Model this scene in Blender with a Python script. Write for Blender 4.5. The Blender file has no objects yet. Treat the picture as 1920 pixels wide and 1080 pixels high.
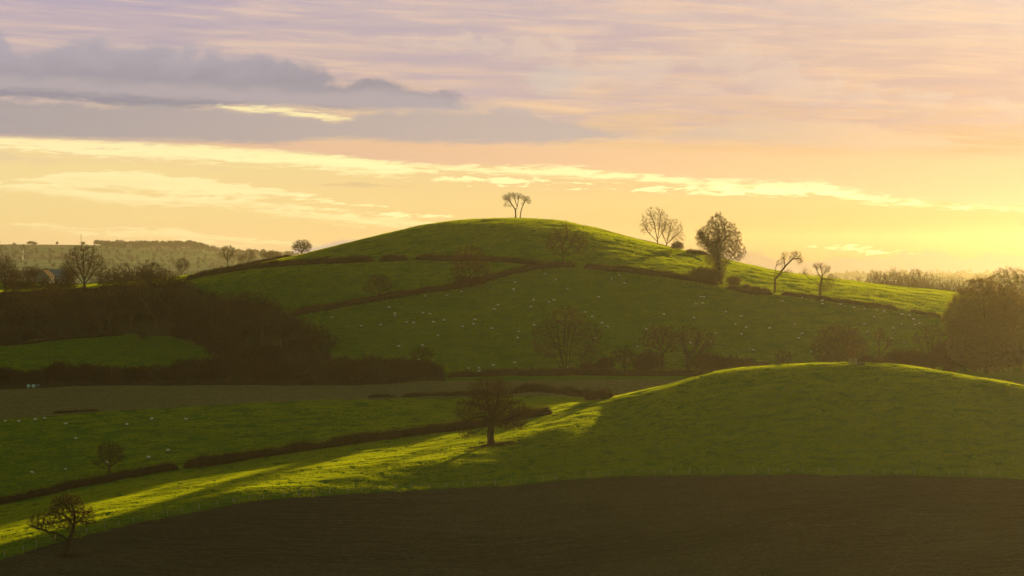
import bpy, bmesh, math, random
import numpy as np
from mathutils import Vector, Matrix

R = math.radians
F = 5445.0            # focal length in 1920-wide pixels (20 degree lens)
VH = 480.0            # row of the true horizon
EXPO = 1.5
SUN_AZ, SUN_EL = 19.0, 6.9      # degrees right of the view axis, above horizon
sc = bpy.context.scene
col = sc.collection
rng = np.random.default_rng(7)

def lin(c):
    return tuple(((x/255.0)/12.92 if x/255.0 <= .04045 else ((x/255.0+.055)/1.055)**2.4) for x in c)

# ------------------------------------------------------------------ materials
class NT:
    def __init__(s, tree): s.t = tree; s.n = tree.nodes; s.l = tree.links
    def node(s, typ, **kw):
        n = s.n.new(typ)
        for k, v in kw.items(): setattr(n, k, v)
        return n
    def put(s, sock, val):
        if hasattr(val, 'is_linked') or hasattr(val, 'node'): s.l.new(val, sock)
        else: sock.default_value = val
    def math(s, op, a, b=None, c=None, clamp=False):
        n = s.node('ShaderNodeMath', operation=op); n.use_clamp = clamp
        for i, v in enumerate((a, b, c)):
            if v is not None: s.put(n.inputs[i], v)
        return n.outputs[0]
    def smooth(s, x, a, b):            # smoothstep
        n = s.node('ShaderNodeMapRange', interpolation_type='SMOOTHSTEP')
        s.put(n.inputs[0], x); s.put(n.inputs[1], a); s.put(n.inputs[2], b)
        n.inputs[3].default_value = 0; n.inputs[4].default_value = 1
        return n.outputs[0]
    def mix(s, f, a, b, blend='MIX'):
        n = s.node('ShaderNodeMix', data_type='RGBA', blend_type=blend)
        s.put(n.inputs[0], f)
        for i, v in ((6, a), (7, b)):
            if isinstance(v, tuple) and len(v) == 3: v = (*v, 1)
            s.put(n.inputs[i], v)
        return n.outputs[2]
    def noise(s, vec, scale, detail=4, rough=.55, dist=0.0):
        n = s.node('ShaderNodeTexNoise')
        s.put(n.inputs['Vector'], vec); n.inputs['Scale'].default_value = scale
        n.inputs['Detail'].default_value = detail; n.inputs['Roughness'].default_value = rough
        n.inputs['Distortion'].default_value = dist
        return n.outputs['Fac']
    def vmul(s, vec, v):
        n = s.node('ShaderNodeVectorMath', operation='MULTIPLY')
        s.put(n.inputs[0], vec); n.inputs[1].default_value = v
        return n.outputs[0]

def new_mat(name):
    m = bpy.data.materials.new(name); m.use_nodes = True
    nt = NT(m.node_tree); nt.n.clear()
    out = nt.node('ShaderNodeOutputMaterial')
    return m, nt, out

def simple_mat(name, c1, c2, scale=2.0, rough=.9, trans=None, tfac=.4, detail=3, rnd=.0):
    m, nt, out = new_mat(name)
    geo = nt.node('ShaderNodeNewGeometry')
    f = nt.noise(geo.outputs['Position'], scale, detail)
    f = nt.smooth(f, .3, .7)
    c = nt.mix(f, c1, c2)
    if rnd:
        oi = nt.node('ShaderNodeObjectInfo')
        v = nt.math('MULTIPLY_ADD', oi.outputs['Random'], rnd, 1-rnd/2)
        hs = nt.node('ShaderNodeHueSaturation'); nt.put(hs.inputs['Color'], c); nt.put(hs.inputs['Value'], v)
        if rnd > .5:
            r2 = nt.math('FRACT', nt.math('MULTIPLY', oi.outputs['Random'], 37.7)); nt.put(hs.inputs['Hue'], nt.math('MULTIPLY_ADD', r2, .05, .48)); nt.put(hs.inputs['Saturation'], nt.math('MULTIPLY_ADD', r2, -.25, 1.1))
        c = hs.outputs[0]
    if rough > .8:
        p = nt.node('ShaderNodeBsdfDiffuse'); nt.put(p.inputs[0], c)
    else:
        p = nt.node('ShaderNodeBsdfPrincipled'); nt.put(p.inputs['Base Color'], c)
        p.inputs['Roughness'].default_value = rough; p.inputs['Specular IOR Level'].default_value = .3
    s = p.outputs[0]
    if trans:
        t = nt.node('ShaderNodeBsdfTranslucent'); t.inputs[0].default_value = (*trans, 1)
        x = nt.node('ShaderNodeMixShader'); x.inputs[0].default_value = tfac
        nt.l.new(s, x.inputs[1]); nt.l.new(t.outputs[0], x.inputs[2]); s = x.outputs[0]
    nt.l.new(s, out.inputs[0])
    return m

M = {}
M['bark'] = simple_mat('bark', (.045, .028, .012), (.085, .052, .022), 3, rnd=.3)
M['twig_dark'] = simple_mat('twig_dark', (.040, .022, .008), (.075, .040, .014), 1.5, trans=(.06, .03, .01), tfac=.2)
M['bark_dark'] = simple_mat('bark_dark', (.030, .019, .009), (.055, .034, .015), 3)
M['twig'] = simple_mat('twig', (.040, .023, .008), (.080, .046, .016), 1.5, rnd=.8, trans=(.10, .05, .015), tfac=.25)
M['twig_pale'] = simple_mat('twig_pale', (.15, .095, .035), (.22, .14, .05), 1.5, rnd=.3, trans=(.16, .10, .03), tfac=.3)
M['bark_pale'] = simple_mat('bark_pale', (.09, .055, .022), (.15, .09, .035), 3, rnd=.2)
M['leaf_tan'] = simple_mat('leaf_tan', (.16, .085, .02), (.26, .15, .035), 2, trans=(.3, .16, .03), tfac=.45)
M['ivy'] = simple_mat('ivy', (.03, .034, .006), (.06, .062, .01), 2, rough=.6, trans=(.05, .06, .005), tfac=.2)
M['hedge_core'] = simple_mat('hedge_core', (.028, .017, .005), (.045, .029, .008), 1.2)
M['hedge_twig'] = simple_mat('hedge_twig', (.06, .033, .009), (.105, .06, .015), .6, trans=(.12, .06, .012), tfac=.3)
M['fleece'] = simple_mat('fleece', (.52, .46, .35), (.66, .58, .44), 6)
M['sheep_face'] = simple_mat('sheep_face', (.10, .085, .06), (.16, .13, .09), 6)
M['wood'] = simple_mat('weathered_wood', (.22, .17, .10), (.34, .27, .16), 5)
M['wire'] = simple_mat('galvanised_wire', (.16, .15, .13), (.24, .22, .19), 5, rough=.5)
M['stone'] = simple_mat('house_stone', (.12, .10, .065), (.18, .15, .10), 2)
M['slate'] = simple_mat('roof_slate', (.10, .10, .10), (.16, .155, .15), 2, rough=.6)
M['roof_brown'] = simple_mat('roof_clay', (.13, .085, .045), (.18, .12, .07), 2)
M['glass'] = simple_mat('window_glass', (.05, .06, .07), (.08, .09, .1), 2, rough=.1)
M['white_paint'] = simple_mat('white_paint', (.75, .75, .72), (.8, .8, .78), 2, rough=.5)
M['bale_green'] = simple_mat('bale_wrap_green', (.30, .48, .38), (.40, .58, .47), 2, rough=.35)
M['bale_black'] = simple_mat('bale_wrap_black', (.05, .06, .055), (.09, .10, .09), 2, rough=.35)
M['steel'] = simple_mat('mast_steel', (.16, .10, .10), (.22, .14, .13), 2, rough=.5)
M['trough'] = simple_mat('trough_metal', (.05, .045, .035), (.08, .07, .05), 3, rough=.6)
M['feather_dark'] = simple_mat('feather_dark', (.07, .03, .015), (.12, .05, .02), 12)
M['feather_pale'] = simple_mat('feather_pale', (.4, .38, .33), (.55, .52, .46), 12)
M['far_tree'] = simple_mat('far_tree', (.060, .064, .050), (.095, .095, .075), .02)  # lightened grey-brown: distance haze partly painted into the tree colour

# ------------------------------------------------------------------ numpy noise + terrain
def _hash(ix, iy, s):
    h = (ix.astype(np.int64)*374761393 + iy.astype(np.int64)*668265263 + s*1442695041) & 0xffffffff
    h = ((h ^ (h >> 13))*1274126177) & 0xffffffff
    return ((h ^ (h >> 16)) & 0xffffff)/float(0xffffff)
def vnoise(x, y, s=0):
    ix = np.floor(x); iy = np.floor(y); fx = x-ix; fy = y-iy
    fx = fx*fx*fx*(fx*(fx*6-15)+10); fy = fy*fy*fy*(fy*(fy*6-15)+10)
    a = _hash(ix, iy, s); b = _hash(ix+1, iy, s); c = _hash(ix, iy+1, s); d = _hash(ix+1, iy+1, s)
    return (a*(1-fx)+b*fx)*(1-fy)+(c*(1-fx)+d*fx)*fy*1.0 - .5
def pchip_slopes(x, y):
    h = np.diff(x, axis=0); dl = np.diff(y, axis=0)/h
    d = np.zeros_like(y)
    w1 = 2*h[1:]+h[:-1]; w2 = h[1:]+2*h[:-1]
    same = (dl[1:]*dl[:-1]) > 0
    with np.errstate(divide='ignore', invalid='ignore'):
        hm = (w1+w2)/(w1/dl[:-1]+w2/dl[1:])
    d[1:-1] = np.where(same, hm, 0)
    d[0] = dl[0]; d[-1] = dl[-1]
    return d
def pchip(pts, xs):
    p = np.array(pts, float); x = p[:, 0:1]; y = p[:, 1:2]
    d = pchip_slopes(x, y)[:, 0]; x = x[:, 0]; y = y[:, 0]
    xs = np.clip(xs, x[0], x[-1]); i = np.clip(np.searchsorted(x, xs)-1, 0, len(x)-2)
    h = x[i+1]-x[i]; t = (xs-x[i])/h
    return (y[i]*(1+2*t)*(1-t)**2 + h*d[i]*t*(1-t)**2 + y[i+1]*t*t*(3-2*t) + h*d[i+1]*t*t*(t-1))

U0, U1 = -900.0, 2820.0
US = np.arange(U0, U1+.1, 4.0)
def V(pts, Yp):     # row curve given as picture rows -> heights
    v = pchip(pts, US); Y = pchip(Yp, US); return Y, -(v-VH)/F*Y
def Z(pts, Yp):
    Y = pchip(Yp, US); return Y, pchip(pts, US)
C = []
C.append(Z([(U0, -3), (U1, -3)], [(U0, -150), (U1, -150)]))
C.append(Z([(U0, -2.2), (U1, -2.2)], [(U0, 0), (U1, 0)]))
C.append(Z([(U0, -38), (U1, -36)], [(U0, 110), (U1, 110)]))
C.append(Z([(U0, -82), (960, -72), (U1, -70)], [(U0, 300), (U1, 300)]))
C.append(Z([(U0, -107), (0, -99), (960, -93), (1920, -89), (U1, -87)], [(U0, 460), (U1, 460)]))
FENCE_V = [(U0, 1250), (-300, 1130), (0, 1050), (100, 1020), (200, 993), (300, 971), (400, 951), (467, 940), (560, 932), (640, 926), (820, 915), (973, 906), (1073, 899), (1140, 896), (1280, 893), (1480, 890), (1613, 891), (1920, 898), (2300, 915), (U1, 940)]
FENCE_Y = [(U0, 560), (0, 645), (400, 690), (640, 705), (960, 715), (1500, 690), (1920, 675), (U1, 650)]
fy, fz = V(FENCE_V, FENCE_Y)
C.append((fy-12, fz-1.75)); C.append((fy, fz))
hd = pchip([(U0, 30), (0, 16), (300, 13), (500, 17), (700, 28), (860, 50), (1000, 82), (1140, 122), (1260, 129), (1400, 127), (1600, 125), (1800, 108), (1920, 90), (U1, 80)], US)
hs = pchip([(U0, .11), (700, .105), (860, .100), (1000, .092), (1140, .0875), (1260, .117), (1400, .140), (1600, .150), (1800, .155), (1920, .145), (U1, .10)], US)
C.append((fy+hd, fz+hd*hs))
C.append(V([(U0, 1080), (-300, 1005), (0, 948), (60, 937), (200, 906), (330, 882), (400, 873), (533, 853), (640, 837), (740, 823), (853, 810), (927, 802), (993, 787), (1060, 772), (1140, 752), (1260, 722), (1340, 701), (1400, 692), (1500, 685.5), (1600, 683.5), (1640, 684), (1700, 688), (1760, 697), (1840, 711), (1920, 727), (2100, 768), (2400, 835), (U1, 900)],
           [(U0, 740), (0, 800), (640, 840), (927, 850), (1140, 850), (1600, 832), (1800, 805), (1920, 778), (U1, 745)]))
C.append(V([(U0, 830), (0, 785), (193, 771), (333, 764), (640, 751), (857, 744.5), (1000, 741), (1140, 749), (1400, 760), (1920, 765), (U1, 800)],
           [(U0, 930), (0, 965), (640, 985), (960, 975), (1260, 960), (1920, 920), (U1, 880)]))
C.append(V([(U0, 745), (0, 728), (300, 723), (640, 722), (830, 715), (960, 713), (1260, 713), (1500, 712), (1920, 706), (U1, 700)],
           [(U0, 1080), (0, 1085), (640, 1070), (830, 1030), (1260, 1010), (1920, 980), (U1, 960)]))
C.append(V([(U0, 715), (0, 701), (400, 701), (640, 706), (830, 702), (1060, 700), (1260, 701), (1600, 700), (1920, 690), (U1, 680)],
           [(U0, 1150), (0, 1150), (400, 1140), (640, 1100), (830, 1055), (1260, 1040), (1920, 1040), (U1, 1020)]))
C.append(V([(U0, 670), (0, 648), (150, 633), (240, 628), (330, 634), (420, 640), (600, 612), (1000, 600), (1500, 610), (1920, 640), (U1, 660)],
           [(U0, 1220), (0, 1215), (240, 1225), (420, 1200), (600, 1150), (1000, 1120), (1500, 1115), (1920, 1110), (U1, 1100)]))
C.append(V([(U0, 600), (0, 578), (200, 556), (345, 536), (480, 511), (640, 496), (800, 492), (1000, 498), (1150, 503), (1290, 520), (1400, 541), (1500, 552), (1620, 566), (1763, 590), (1920, 612), (U1, 640)],
           [(U0, 1310), (0, 1310), (345, 1255), (640, 1235), (1000, 1215), (1290, 1190), (1500, 1170), (1763, 1150), (1920, 1150), (U1, 1150)]))
C.append(V([(U0, 575), (-200, 560), (0, 545), (200, 531), (347, 517), (433, 503), (493, 491), (533, 483), (590, 471), (640, 460), (690, 447), (740, 435), (807, 420.5), (853, 413.5), (907, 410.3), (973, 409.3), (1040, 412), (1107, 423), (1173, 441), (1240, 458), (1280, 467), (1320, 475.5), (1390, 491.6), (1453, 505), (1513, 515), (1567, 522), (1647, 532.6), (1763, 544), (1920, 560), (2300, 590), (U1, 610)],
           [(U0, 1450), (0, 1440), (347, 1340), (640, 1370), (973, 1375), (1280, 1335), (1500, 1300), (1763, 1275), (1920, 1260), (U1, 1250)]))
C.append(Z([(U0, -15), (0, -15), (347, -22), (640, -22), (973, -14), (1280, -30), (1500, -38), (1920, -44), (U1, -46)], [(U0, 1750), (U1, 1700)]))
C.append(Z([(U0, -32), (0, -32), (640, -40), (1400, -50), (U1, -52)], [(U0, 2600), (U1, 2600)]))
C.append(Z([(U0, -33), (0, -33), (640, -38), (1400, -54), (U1, -55)], [(U0, 4800), (U1, 4800)]))
C.append(Z([(U0, -10), (0, -10), (400, -16), (640, -24), (1400, -56), (U1, -57)], [(U0, 7000), (U1, 7000)]))
C.append(V([(U0, 466), (-300, 460), (0, 458.3), (200, 460), (300, 463), (380, 465.5), (400, 471), (480, 477), (560, 483), (700, 495), (1300, 511), (1500, 513), (1700, 511), (1920, 513), (U1, 514)], [(U0, 9000), (U1, 9000)]))
C.append(Z([(U0, -70), (U1, -70)], [(U0, 9700), (U1, 9700)]))
C.append(Z([(U0, -90), (U1, -90)], [(U0, 10600), (U1, 10600)]))
KY = np.array([c[0] for c in C]); KZ = np.array([c[1] for c in C])
assert (np.diff(KY, axis=0) > 5).all()
KD = pchip_slopes(KY, KZ)

def relief(X, Y):
    a = np.clip((Y-600)/100, .0, 1)
    far = np.clip((Y-1500)/800, 0, 1)
    g = .9*vnoise(X/38+3, Y/38, 1)*a*(1-far) + .32*vnoise(X/11, Y/8, 2)*(1-far)
    g += .09*vnoise(X/4.2, Y/2.6, 3)*(1-far)
    g += far*(9*vnoise(X/420, Y/600, 5)*(1-np.clip((Y-4200)/800, 0, 1)))
    return g
def micro(X, Y): return .07*vnoise(X/1.6, Y/1.1, 4)
def hz(u, Y, fine=False):
    u = np.asarray(u, float); Y = np.asarray(Y, float); u, Y = np.broadcast_arrays(u, Y)
    t = np.clip((u-U0)/4.0, 0, len(US)-1.001); i = t.astype(int); f = t-i
    ky = KY[:, i]*(1-f)+KY[:, i+1]*f; kz = KZ[:, i]*(1-f)+KZ[:, i+1]*f; kd = KD[:, i]*(1-f)+KD[:, i+1]*f
    k = np.clip((ky < Y).sum(axis=0)-1, 0, len(KY)-2)
    g = lambda a, kk: np.take_along_axis(a.reshape(len(KY), -1), kk.reshape(1, -1), 0).reshape(u.shape)
    y0, y1, z0, z1, d0, d1 = g(ky, k), g(ky, k+1), g(kz, k), g(kz, k+1), g(kd, k), g(kd, k+1)
    h = y1-y0; s = np.clip((Y-y0)/h, 0, 1)
    z = z0*(1+2*s)*(1-s)**2+h*d0*s*(1-s)**2+z1*s*s*(3-2*s)+h*d1*s*s*(s-1)
    X = (u-960)/F*np.maximum(Y, 400)
    return z+relief(X, Y)
def uX(X, Y): return 960+X*F/np.maximum(Y, 400)
def hxy(X, Y): return hz(uX(np.asarray(X, float), np.asarray(Y, float)), Y)
_YS = np.concatenate([np.arange(480, 1500, 1.0), np.arange(1500, 12000, 10.0)])
def hit(u, v, ymin=480):
    """first visible ground point on the sight line of a picture point -> (X, Y, Z)"""
    ys = _YS[_YS >= ymin]
    z = hz(np.full(ys.shape, u), ys); vv = VH-F*z/ys
    i = int(np.argmax(vv <= v)) if (vv <= v).any() else int(np.argmin(vv))
    Y = ys[i]; return Vector(((u-960)/F*Y, Y, z[i]))
def at(u, Y):
    return Vector(((u-960)/F*Y, Y, float(hz(u, Y))))

def tag(o, label=None, cat=None, group=None, kind=None):
    if label: o['label'] = label
    if cat: o['category'] = cat
    if group: o['group'] = group
    if kind: o['kind'] = kind
    return o
def mesh_from(name, verts, faces, mats=(), smooth=True, midx=None):
    """verts (n,3); faces list of (m,k) int arrays"""
    me = bpy.data.meshes.new(name)
    verts = np.asarray(verts, np.float32); faces = [np.asarray(f, np.int32) for f in faces if len(f)]
    me.vertices.add(len(verts)); me.vertices.foreach_set('co', verts.ravel())
    tot = sum(f.size for f in faces); nf = sum(len(f) for f in faces)
    me.loops.add(tot); me.loops.foreach_set('vertex_index', np.concatenate([f.ravel() for f in faces]))
    ls = np.concatenate([np.full(len(f), f.shape[1]) for f in faces]); st = np.concatenate([[0], np.cumsum(ls)[:-1]])
    me.polygons.add(nf); me.polygons.foreach_set('loop_start', st.astype(np.int32))
    if smooth: me.polygons.foreach_set('use_smooth', np.ones(nf, bool))
    for m in mats: me.materials.append(m)
    if midx is not None: me.polygons.foreach_set('material_index', np.asarray(midx, np.int32))
    me.update(calc_edges=True); me.validate()
    return me
def obj(name, me, parent=None, loc=None, rz=0, s=1):
    o = bpy.data.objects.new(name, me); col.objects.link(o)
    if parent: o.parent = parent
    if loc is not None: o.location = loc
    o.rotation_euler = (0, 0, rz)
    o.scale = (s, s, s) if not isinstance(s, tuple) else s
    return o

# --- ground materials
def grass_ground(name, c1, c2, litter=True):
    m, nt, out = new_mat(name)
    pos = nt.node('ShaderNodeNewGeometry').outputs['Position']
    n1 = nt.noise(nt.vmul(pos, (.5, 1.2, .5)), .9, 5, .6)
    n2 = nt.noise(pos, .02, 3)
    n3 = nt.noise(nt.vmul(pos, (1, .6, 1)), .12, 4)
    f = nt.math('ADD', nt.math('MULTIPLY', n1, .55), nt.math('MULTIPLY', n3, .45))
    c = nt.mix(nt.smooth(f, .35, .65), c1, c2)
    c = nt.mix(nt.math('MULTIPLY', nt.smooth(n2, .45, .7), .35), c, (c2[0]*1.2, c2[1]*.92, c2[2]))
    tr = nt.noise(nt.vmul(pos, (.04, .04, 1.5)), 1.0, 5, .65)
    c = nt.mix(nt.math('MULTIPLY', nt.smooth(tr, .48, .66), .35), c, (c1[0]*.8, c1[1]*.6, c1[2]))
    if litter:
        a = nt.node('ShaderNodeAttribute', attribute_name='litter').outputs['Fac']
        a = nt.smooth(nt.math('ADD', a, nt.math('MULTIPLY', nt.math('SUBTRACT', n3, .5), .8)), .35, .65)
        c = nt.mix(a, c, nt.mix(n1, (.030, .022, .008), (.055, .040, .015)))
    b = nt.node('ShaderNodeBump'); b.inputs['Strength'].default_value = .6; b.inputs['Distance'].default_value = .25
    nt.put(b.inputs['Height'], n1)
    d = nt.node('ShaderNodeBsdfDiffuse'); nt.put(d.inputs[0], c); d.inputs[1].default_value = .5
    nt.l.new(b.outputs[0], d.inputs['Normal'])
    nt.l.new(d.outputs[0], out.inputs[0])
    return m
def plough_mat():
    m, nt, out = new_mat('ploughed_soil')
    pos = nt.node('ShaderNodeNewGeometry').outputs['Position']
    fur = nt.noise(nt.vmul(pos, (.09, 1.5, .3)), 1.0, 6, .7, .2)
    clod = nt.noise(nt.vmul(pos, (.7, 1, 1)), 1.1, 8, .8)
    big = nt.noise(nt.vmul(pos, (.5, 1, 1)), .022, 4, .6)
    c = nt.mix(nt.smooth(fur, .36, .64), (.028, .022, .011), (.064, .049, .023))
    c = nt.mix(nt.math('MULTIPLY', nt.smooth(big, .4, .65), .5), c, (.095, .068, .032))
    c = nt.mix(nt.math('MULTIPLY', nt.smooth(clod, .42, .62), .6), c, (.022, .017, .007))
    sp = nt.noise(nt.vmul(pos, (.8, 1.2, 1)), .9, 9, .95)
    dens = nt.smooth(nt.noise(nt.vmul(pos, (.35, 1, 1)), .05, 3), .42, .62)
    c = nt.mix(nt.math('MULTIPLY', nt.smooth(sp, .58, .64), nt.math('MULTIPLY_ADD', dens, .6, .4)), c, (.30, .25, .16))
    b = nt.node('ShaderNodeBump'); b.inputs['Strength'].default_value = .8; b.inputs['Distance'].default_value = .3
    nt.put(b.inputs['Height'], nt.math('ADD', clod, nt.math('MULTIPLY', fur, .35)))
    d = nt.node('ShaderNodeBsdfDiffuse'); nt.put(d.inputs[0], c); d.inputs[1].default_value = .5
    nt.l.new(b.outputs[0], d.inputs['Normal']); nt.l.new(d.outputs[0], out.inputs[0])
    return m
def stubble_mat():
    m, nt, out = new_mat('stubble')
    pos = nt.node('ShaderNodeNewGeometry').outputs['Position']
    n1 = nt.noise(nt.vmul(pos, (.6, .8, .6)), 1.3, 6, .75)
    n2 = nt.noise(nt.vmul(pos, (.1, 1, 1)), .3, 4)
    wv = nt.node('ShaderNodeTexWave', wave_type='BANDS', bands_direction='Y'); nt.put(wv.inputs['Vector'], pos); wv.inputs['Scale'].default_value = .09; wv.inputs['Distortion'].default_value = 1.5; wv.inputs['Detail Scale'].default_value = .1
    c = nt.mix(nt.smooth(n1, .35, .62), (.075, .058, .018), (.20, .155, .05))
    c = nt.mix(nt.math('MULTIPLY', nt.smooth(n2, .4, .7), .4), c, (.075, .072, .022))
    c = nt.mix(nt.math('MULTIPLY', wv.outputs['Fac'], .35), c, (.05, .042, .012))
    b = nt.node('ShaderNodeBump'); b.inputs['Strength'].default_value = 1; b.inputs['Distance'].default_value = .4
    nt.put(b.inputs['Height'], n1)
    d = nt.node('ShaderNodeBsdfDiffuse'); nt.put(d.inputs[0], c); d.inputs[1].default_value = .5
    nt.l.new(b.outputs[0], d.inputs['Normal']); nt.l.new(d.outputs[0], out.inputs[0])
    return m
def far_mat():
    m, nt, out = new_mat('far_fields')  # field colours paled and blued, carrying part of the distance haze
    pos = nt.node('ShaderNodeNewGeometry').outputs['Position']
    vn = nt.node('ShaderNodeTexVoronoi'); nt.put(vn.inputs['Vector'], nt.vmul(pos, (1, .45, 0))); vn.inputs['Scale'].default_value = .0045
    sep = nt.node('ShaderNodeSeparateColor'); nt.l.new(vn.outputs['Color'], sep.inputs[0])
    c = nt.mix(nt.smooth(sep.outputs[0], .3, .7), (.085, .125, .065), (.11, .145, .08))
    c = nt.mix(nt.smooth(sep.outputs[1], .7, .8), c, (.12, .12, .08))
    n = nt.noise(nt.vmul(pos, (1, .4, 0)), .006, 5)
    c = nt.mix(nt.math('MULTIPLY', nt.smooth(n, .5, .62), .7), c, (.07, .08, .055))
    d = nt.node('ShaderNodeBsdfDiffuse'); nt.put(d.inputs[0], c); nt.l.new(d.outputs[0], out.inputs[0])
    return m
G1, G2 = (.045, .085, .003), (.065, .11, .004)
M['grass_near'] = grass_ground('pasture_grass', G1, G2, litter=False)
M['grass_hill'] = grass_ground('hill_grass', G1, G2)
M['plough'] = plough_mat(); M['stubble'] = stubble_mat(); M['far'] = far_mat()

WOODPOLY = [(-900, 560), (0, 548), (150, 540), (340, 530), (420, 560), (500, 570), (560, 600), (600, 640), (640, 690), (830, 700), (840, 726), (-900, 740), (-900, 715), (250, 700), (400, 690), (420, 665), (330, 632), (240, 626), (150, 631), (0, 646), (-900, 670)]
def inpoly(u, v, poly):
    c = np.zeros(u.shape, bool); n = len(poly)
    for i in range(n):
        x0, y0 = poly[i]; x1, y1 = poly[(i+1) % n]
        if y0 == y1: continue
        c ^= ((y0 > v) != (y1 > v)) & (u < (x1-x0)*(v-y0)/(y1-y0)+x0)
    return c

def sheet(name, k0, k1, steps, mat, fine, ustep=1, ur=None):
    sel = slice(None, None, ustep) if ur is None else slice(int((ur[0]-U0)/4), int((ur[1]-U0)/4)+1)
    us = US[sel]; rows = []
    for k in range(k0, k1):
        n = steps[k-k0]
        for j in range(n + (1 if k == k1-1 else 0)):
            rows.append((KY[k]*(1-j/n)+KY[k+1]*(j/n))[sel])
    Yg = np.array(rows); Ug = np.broadcast_to(us, Yg.shape)
    Zg = hz(Ug, Yg); Xg = (Ug-960)/F*np.maximum(Yg, 400)
    if fine: Zg = Zg+micro(Xg, Yg)*fine
    nr, nc = Yg.shape
    idx = np.arange(nr*nc).reshape(nr, nc)
    q = np.stack([idx[:-1, :-1], idx[:-1, 1:], idx[1:, 1:], idx[1:, :-1]], -1).reshape(-1, 4)
    me = mesh_from(name, np.stack([Xg, Yg, Zg], -1).reshape(-1, 3), [q], [mat])
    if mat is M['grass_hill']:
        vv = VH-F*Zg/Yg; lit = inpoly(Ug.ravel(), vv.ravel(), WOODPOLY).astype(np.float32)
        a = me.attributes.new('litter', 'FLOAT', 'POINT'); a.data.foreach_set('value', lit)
    o = obj(name, me); tag(o, kind='structure'); return o
sheet('ploughed_field', 0, 6, [8, 12, 30, 40, 260, 16], M['plough'], 1.0)
sheet('near_hill', 6, 8, [110, 200], M['grass_near'], 1.0)
sheet('pasture', 8, 9, [130], M['grass_near'], 1.0)
sheet('stubble_field', 9, 10, [80], M['stubble'], 1.0, ur=(U0, 1320))
sheet('valley_pasture', 9, 10, [80], M['grass_near'], 1.0, ur=(1320, U1))
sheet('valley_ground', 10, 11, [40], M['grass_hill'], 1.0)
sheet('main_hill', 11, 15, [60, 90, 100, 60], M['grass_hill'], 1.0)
sheet('far_hills', 15, 21, [40, 40, 40, 50, 20, 10], M['far'], 0, 3)

# ------------------------------------------------------------------ grass blades (stuff, instanced patches)
def blade_mat():
    m, nt, out = new_mat('grass_blades')
    pos = nt.node('ShaderNodeNewGeometry').outputs['Position']
    f = nt.smooth(nt.noise(pos, .35, 5), .35, .65)
    c = nt.mix(f, (.058, .102, .003), (.078, .120, .004))
    tr = nt.noise(nt.vmul(pos, (.04, .04, 1.5)), 1.0, 5, .65)
    c = nt.mix(nt.math('MULTIPLY', nt.smooth(tr, .48, .66), .35), c, (.045, .060, .003))
    dry = nt.noise(nt.vmul(pos, (1, .6, 1)), .03, 5, .6)
    c = nt.mix(nt.math('MULTIPLY', nt.smooth(dry, .5, .68), .45), c, (.085, .095, .006))
    d = nt.node('ShaderNodeBsdfDiffuse'); nt.put(d.inputs[0], c)
    t = nt.node('ShaderNodeBsdfTranslucent'); nt.put(t.inputs[0], nt.mix(f, (.30, .36, .003), (.36, .41, .004)))
    x = nt.node('ShaderNodeMixShader'); x.inputs[0].default_value = .5
    nt.l.new(d.outputs[0], x.inputs[1]); nt.l.new(t.outputs[0], x.inputs[2]); nt.l.new(x.outputs[0], out.inputs[0])
    return m
M['blades'] = blade_mat()
def patch_mesh(name, size, ntuft, nbl, hmin, hmax, w, seed):
    r = np.random.default_rng(seed)
    tc = (r.random((ntuft, 2))-.5)*size*1.1
    th = r.uniform(.5, 1.1, ntuft)
    n = ntuft*nbl
    ti = np.repeat(np.arange(ntuft), nbl)
    base = np.zeros((n, 3)); base[:, :2] = tc[ti]+r.normal(0, .12*size/4, (n, 2)); base[:, 2] = -.08
    a = r.uniform(0, math.pi, n); h = r.uniform(hmin, hmax, n)*th[ti]
    side = np.stack([np.cos(a), np.sin(a), 0*a], -1)*(w*r.uniform(.6, 1.2, n))[:, None]
    tip = base+np.stack([r.normal(0, .35, n)*h, r.normal(0, .35, n)*h, h+.08], -1)
    v = np.stack([base-side, base+side, tip], 1).reshape(-1, 3)
    return mesh_from(name, v, [np.arange(n*3).reshape(-1, 3)], [M['blades']], smooth=False)
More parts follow.
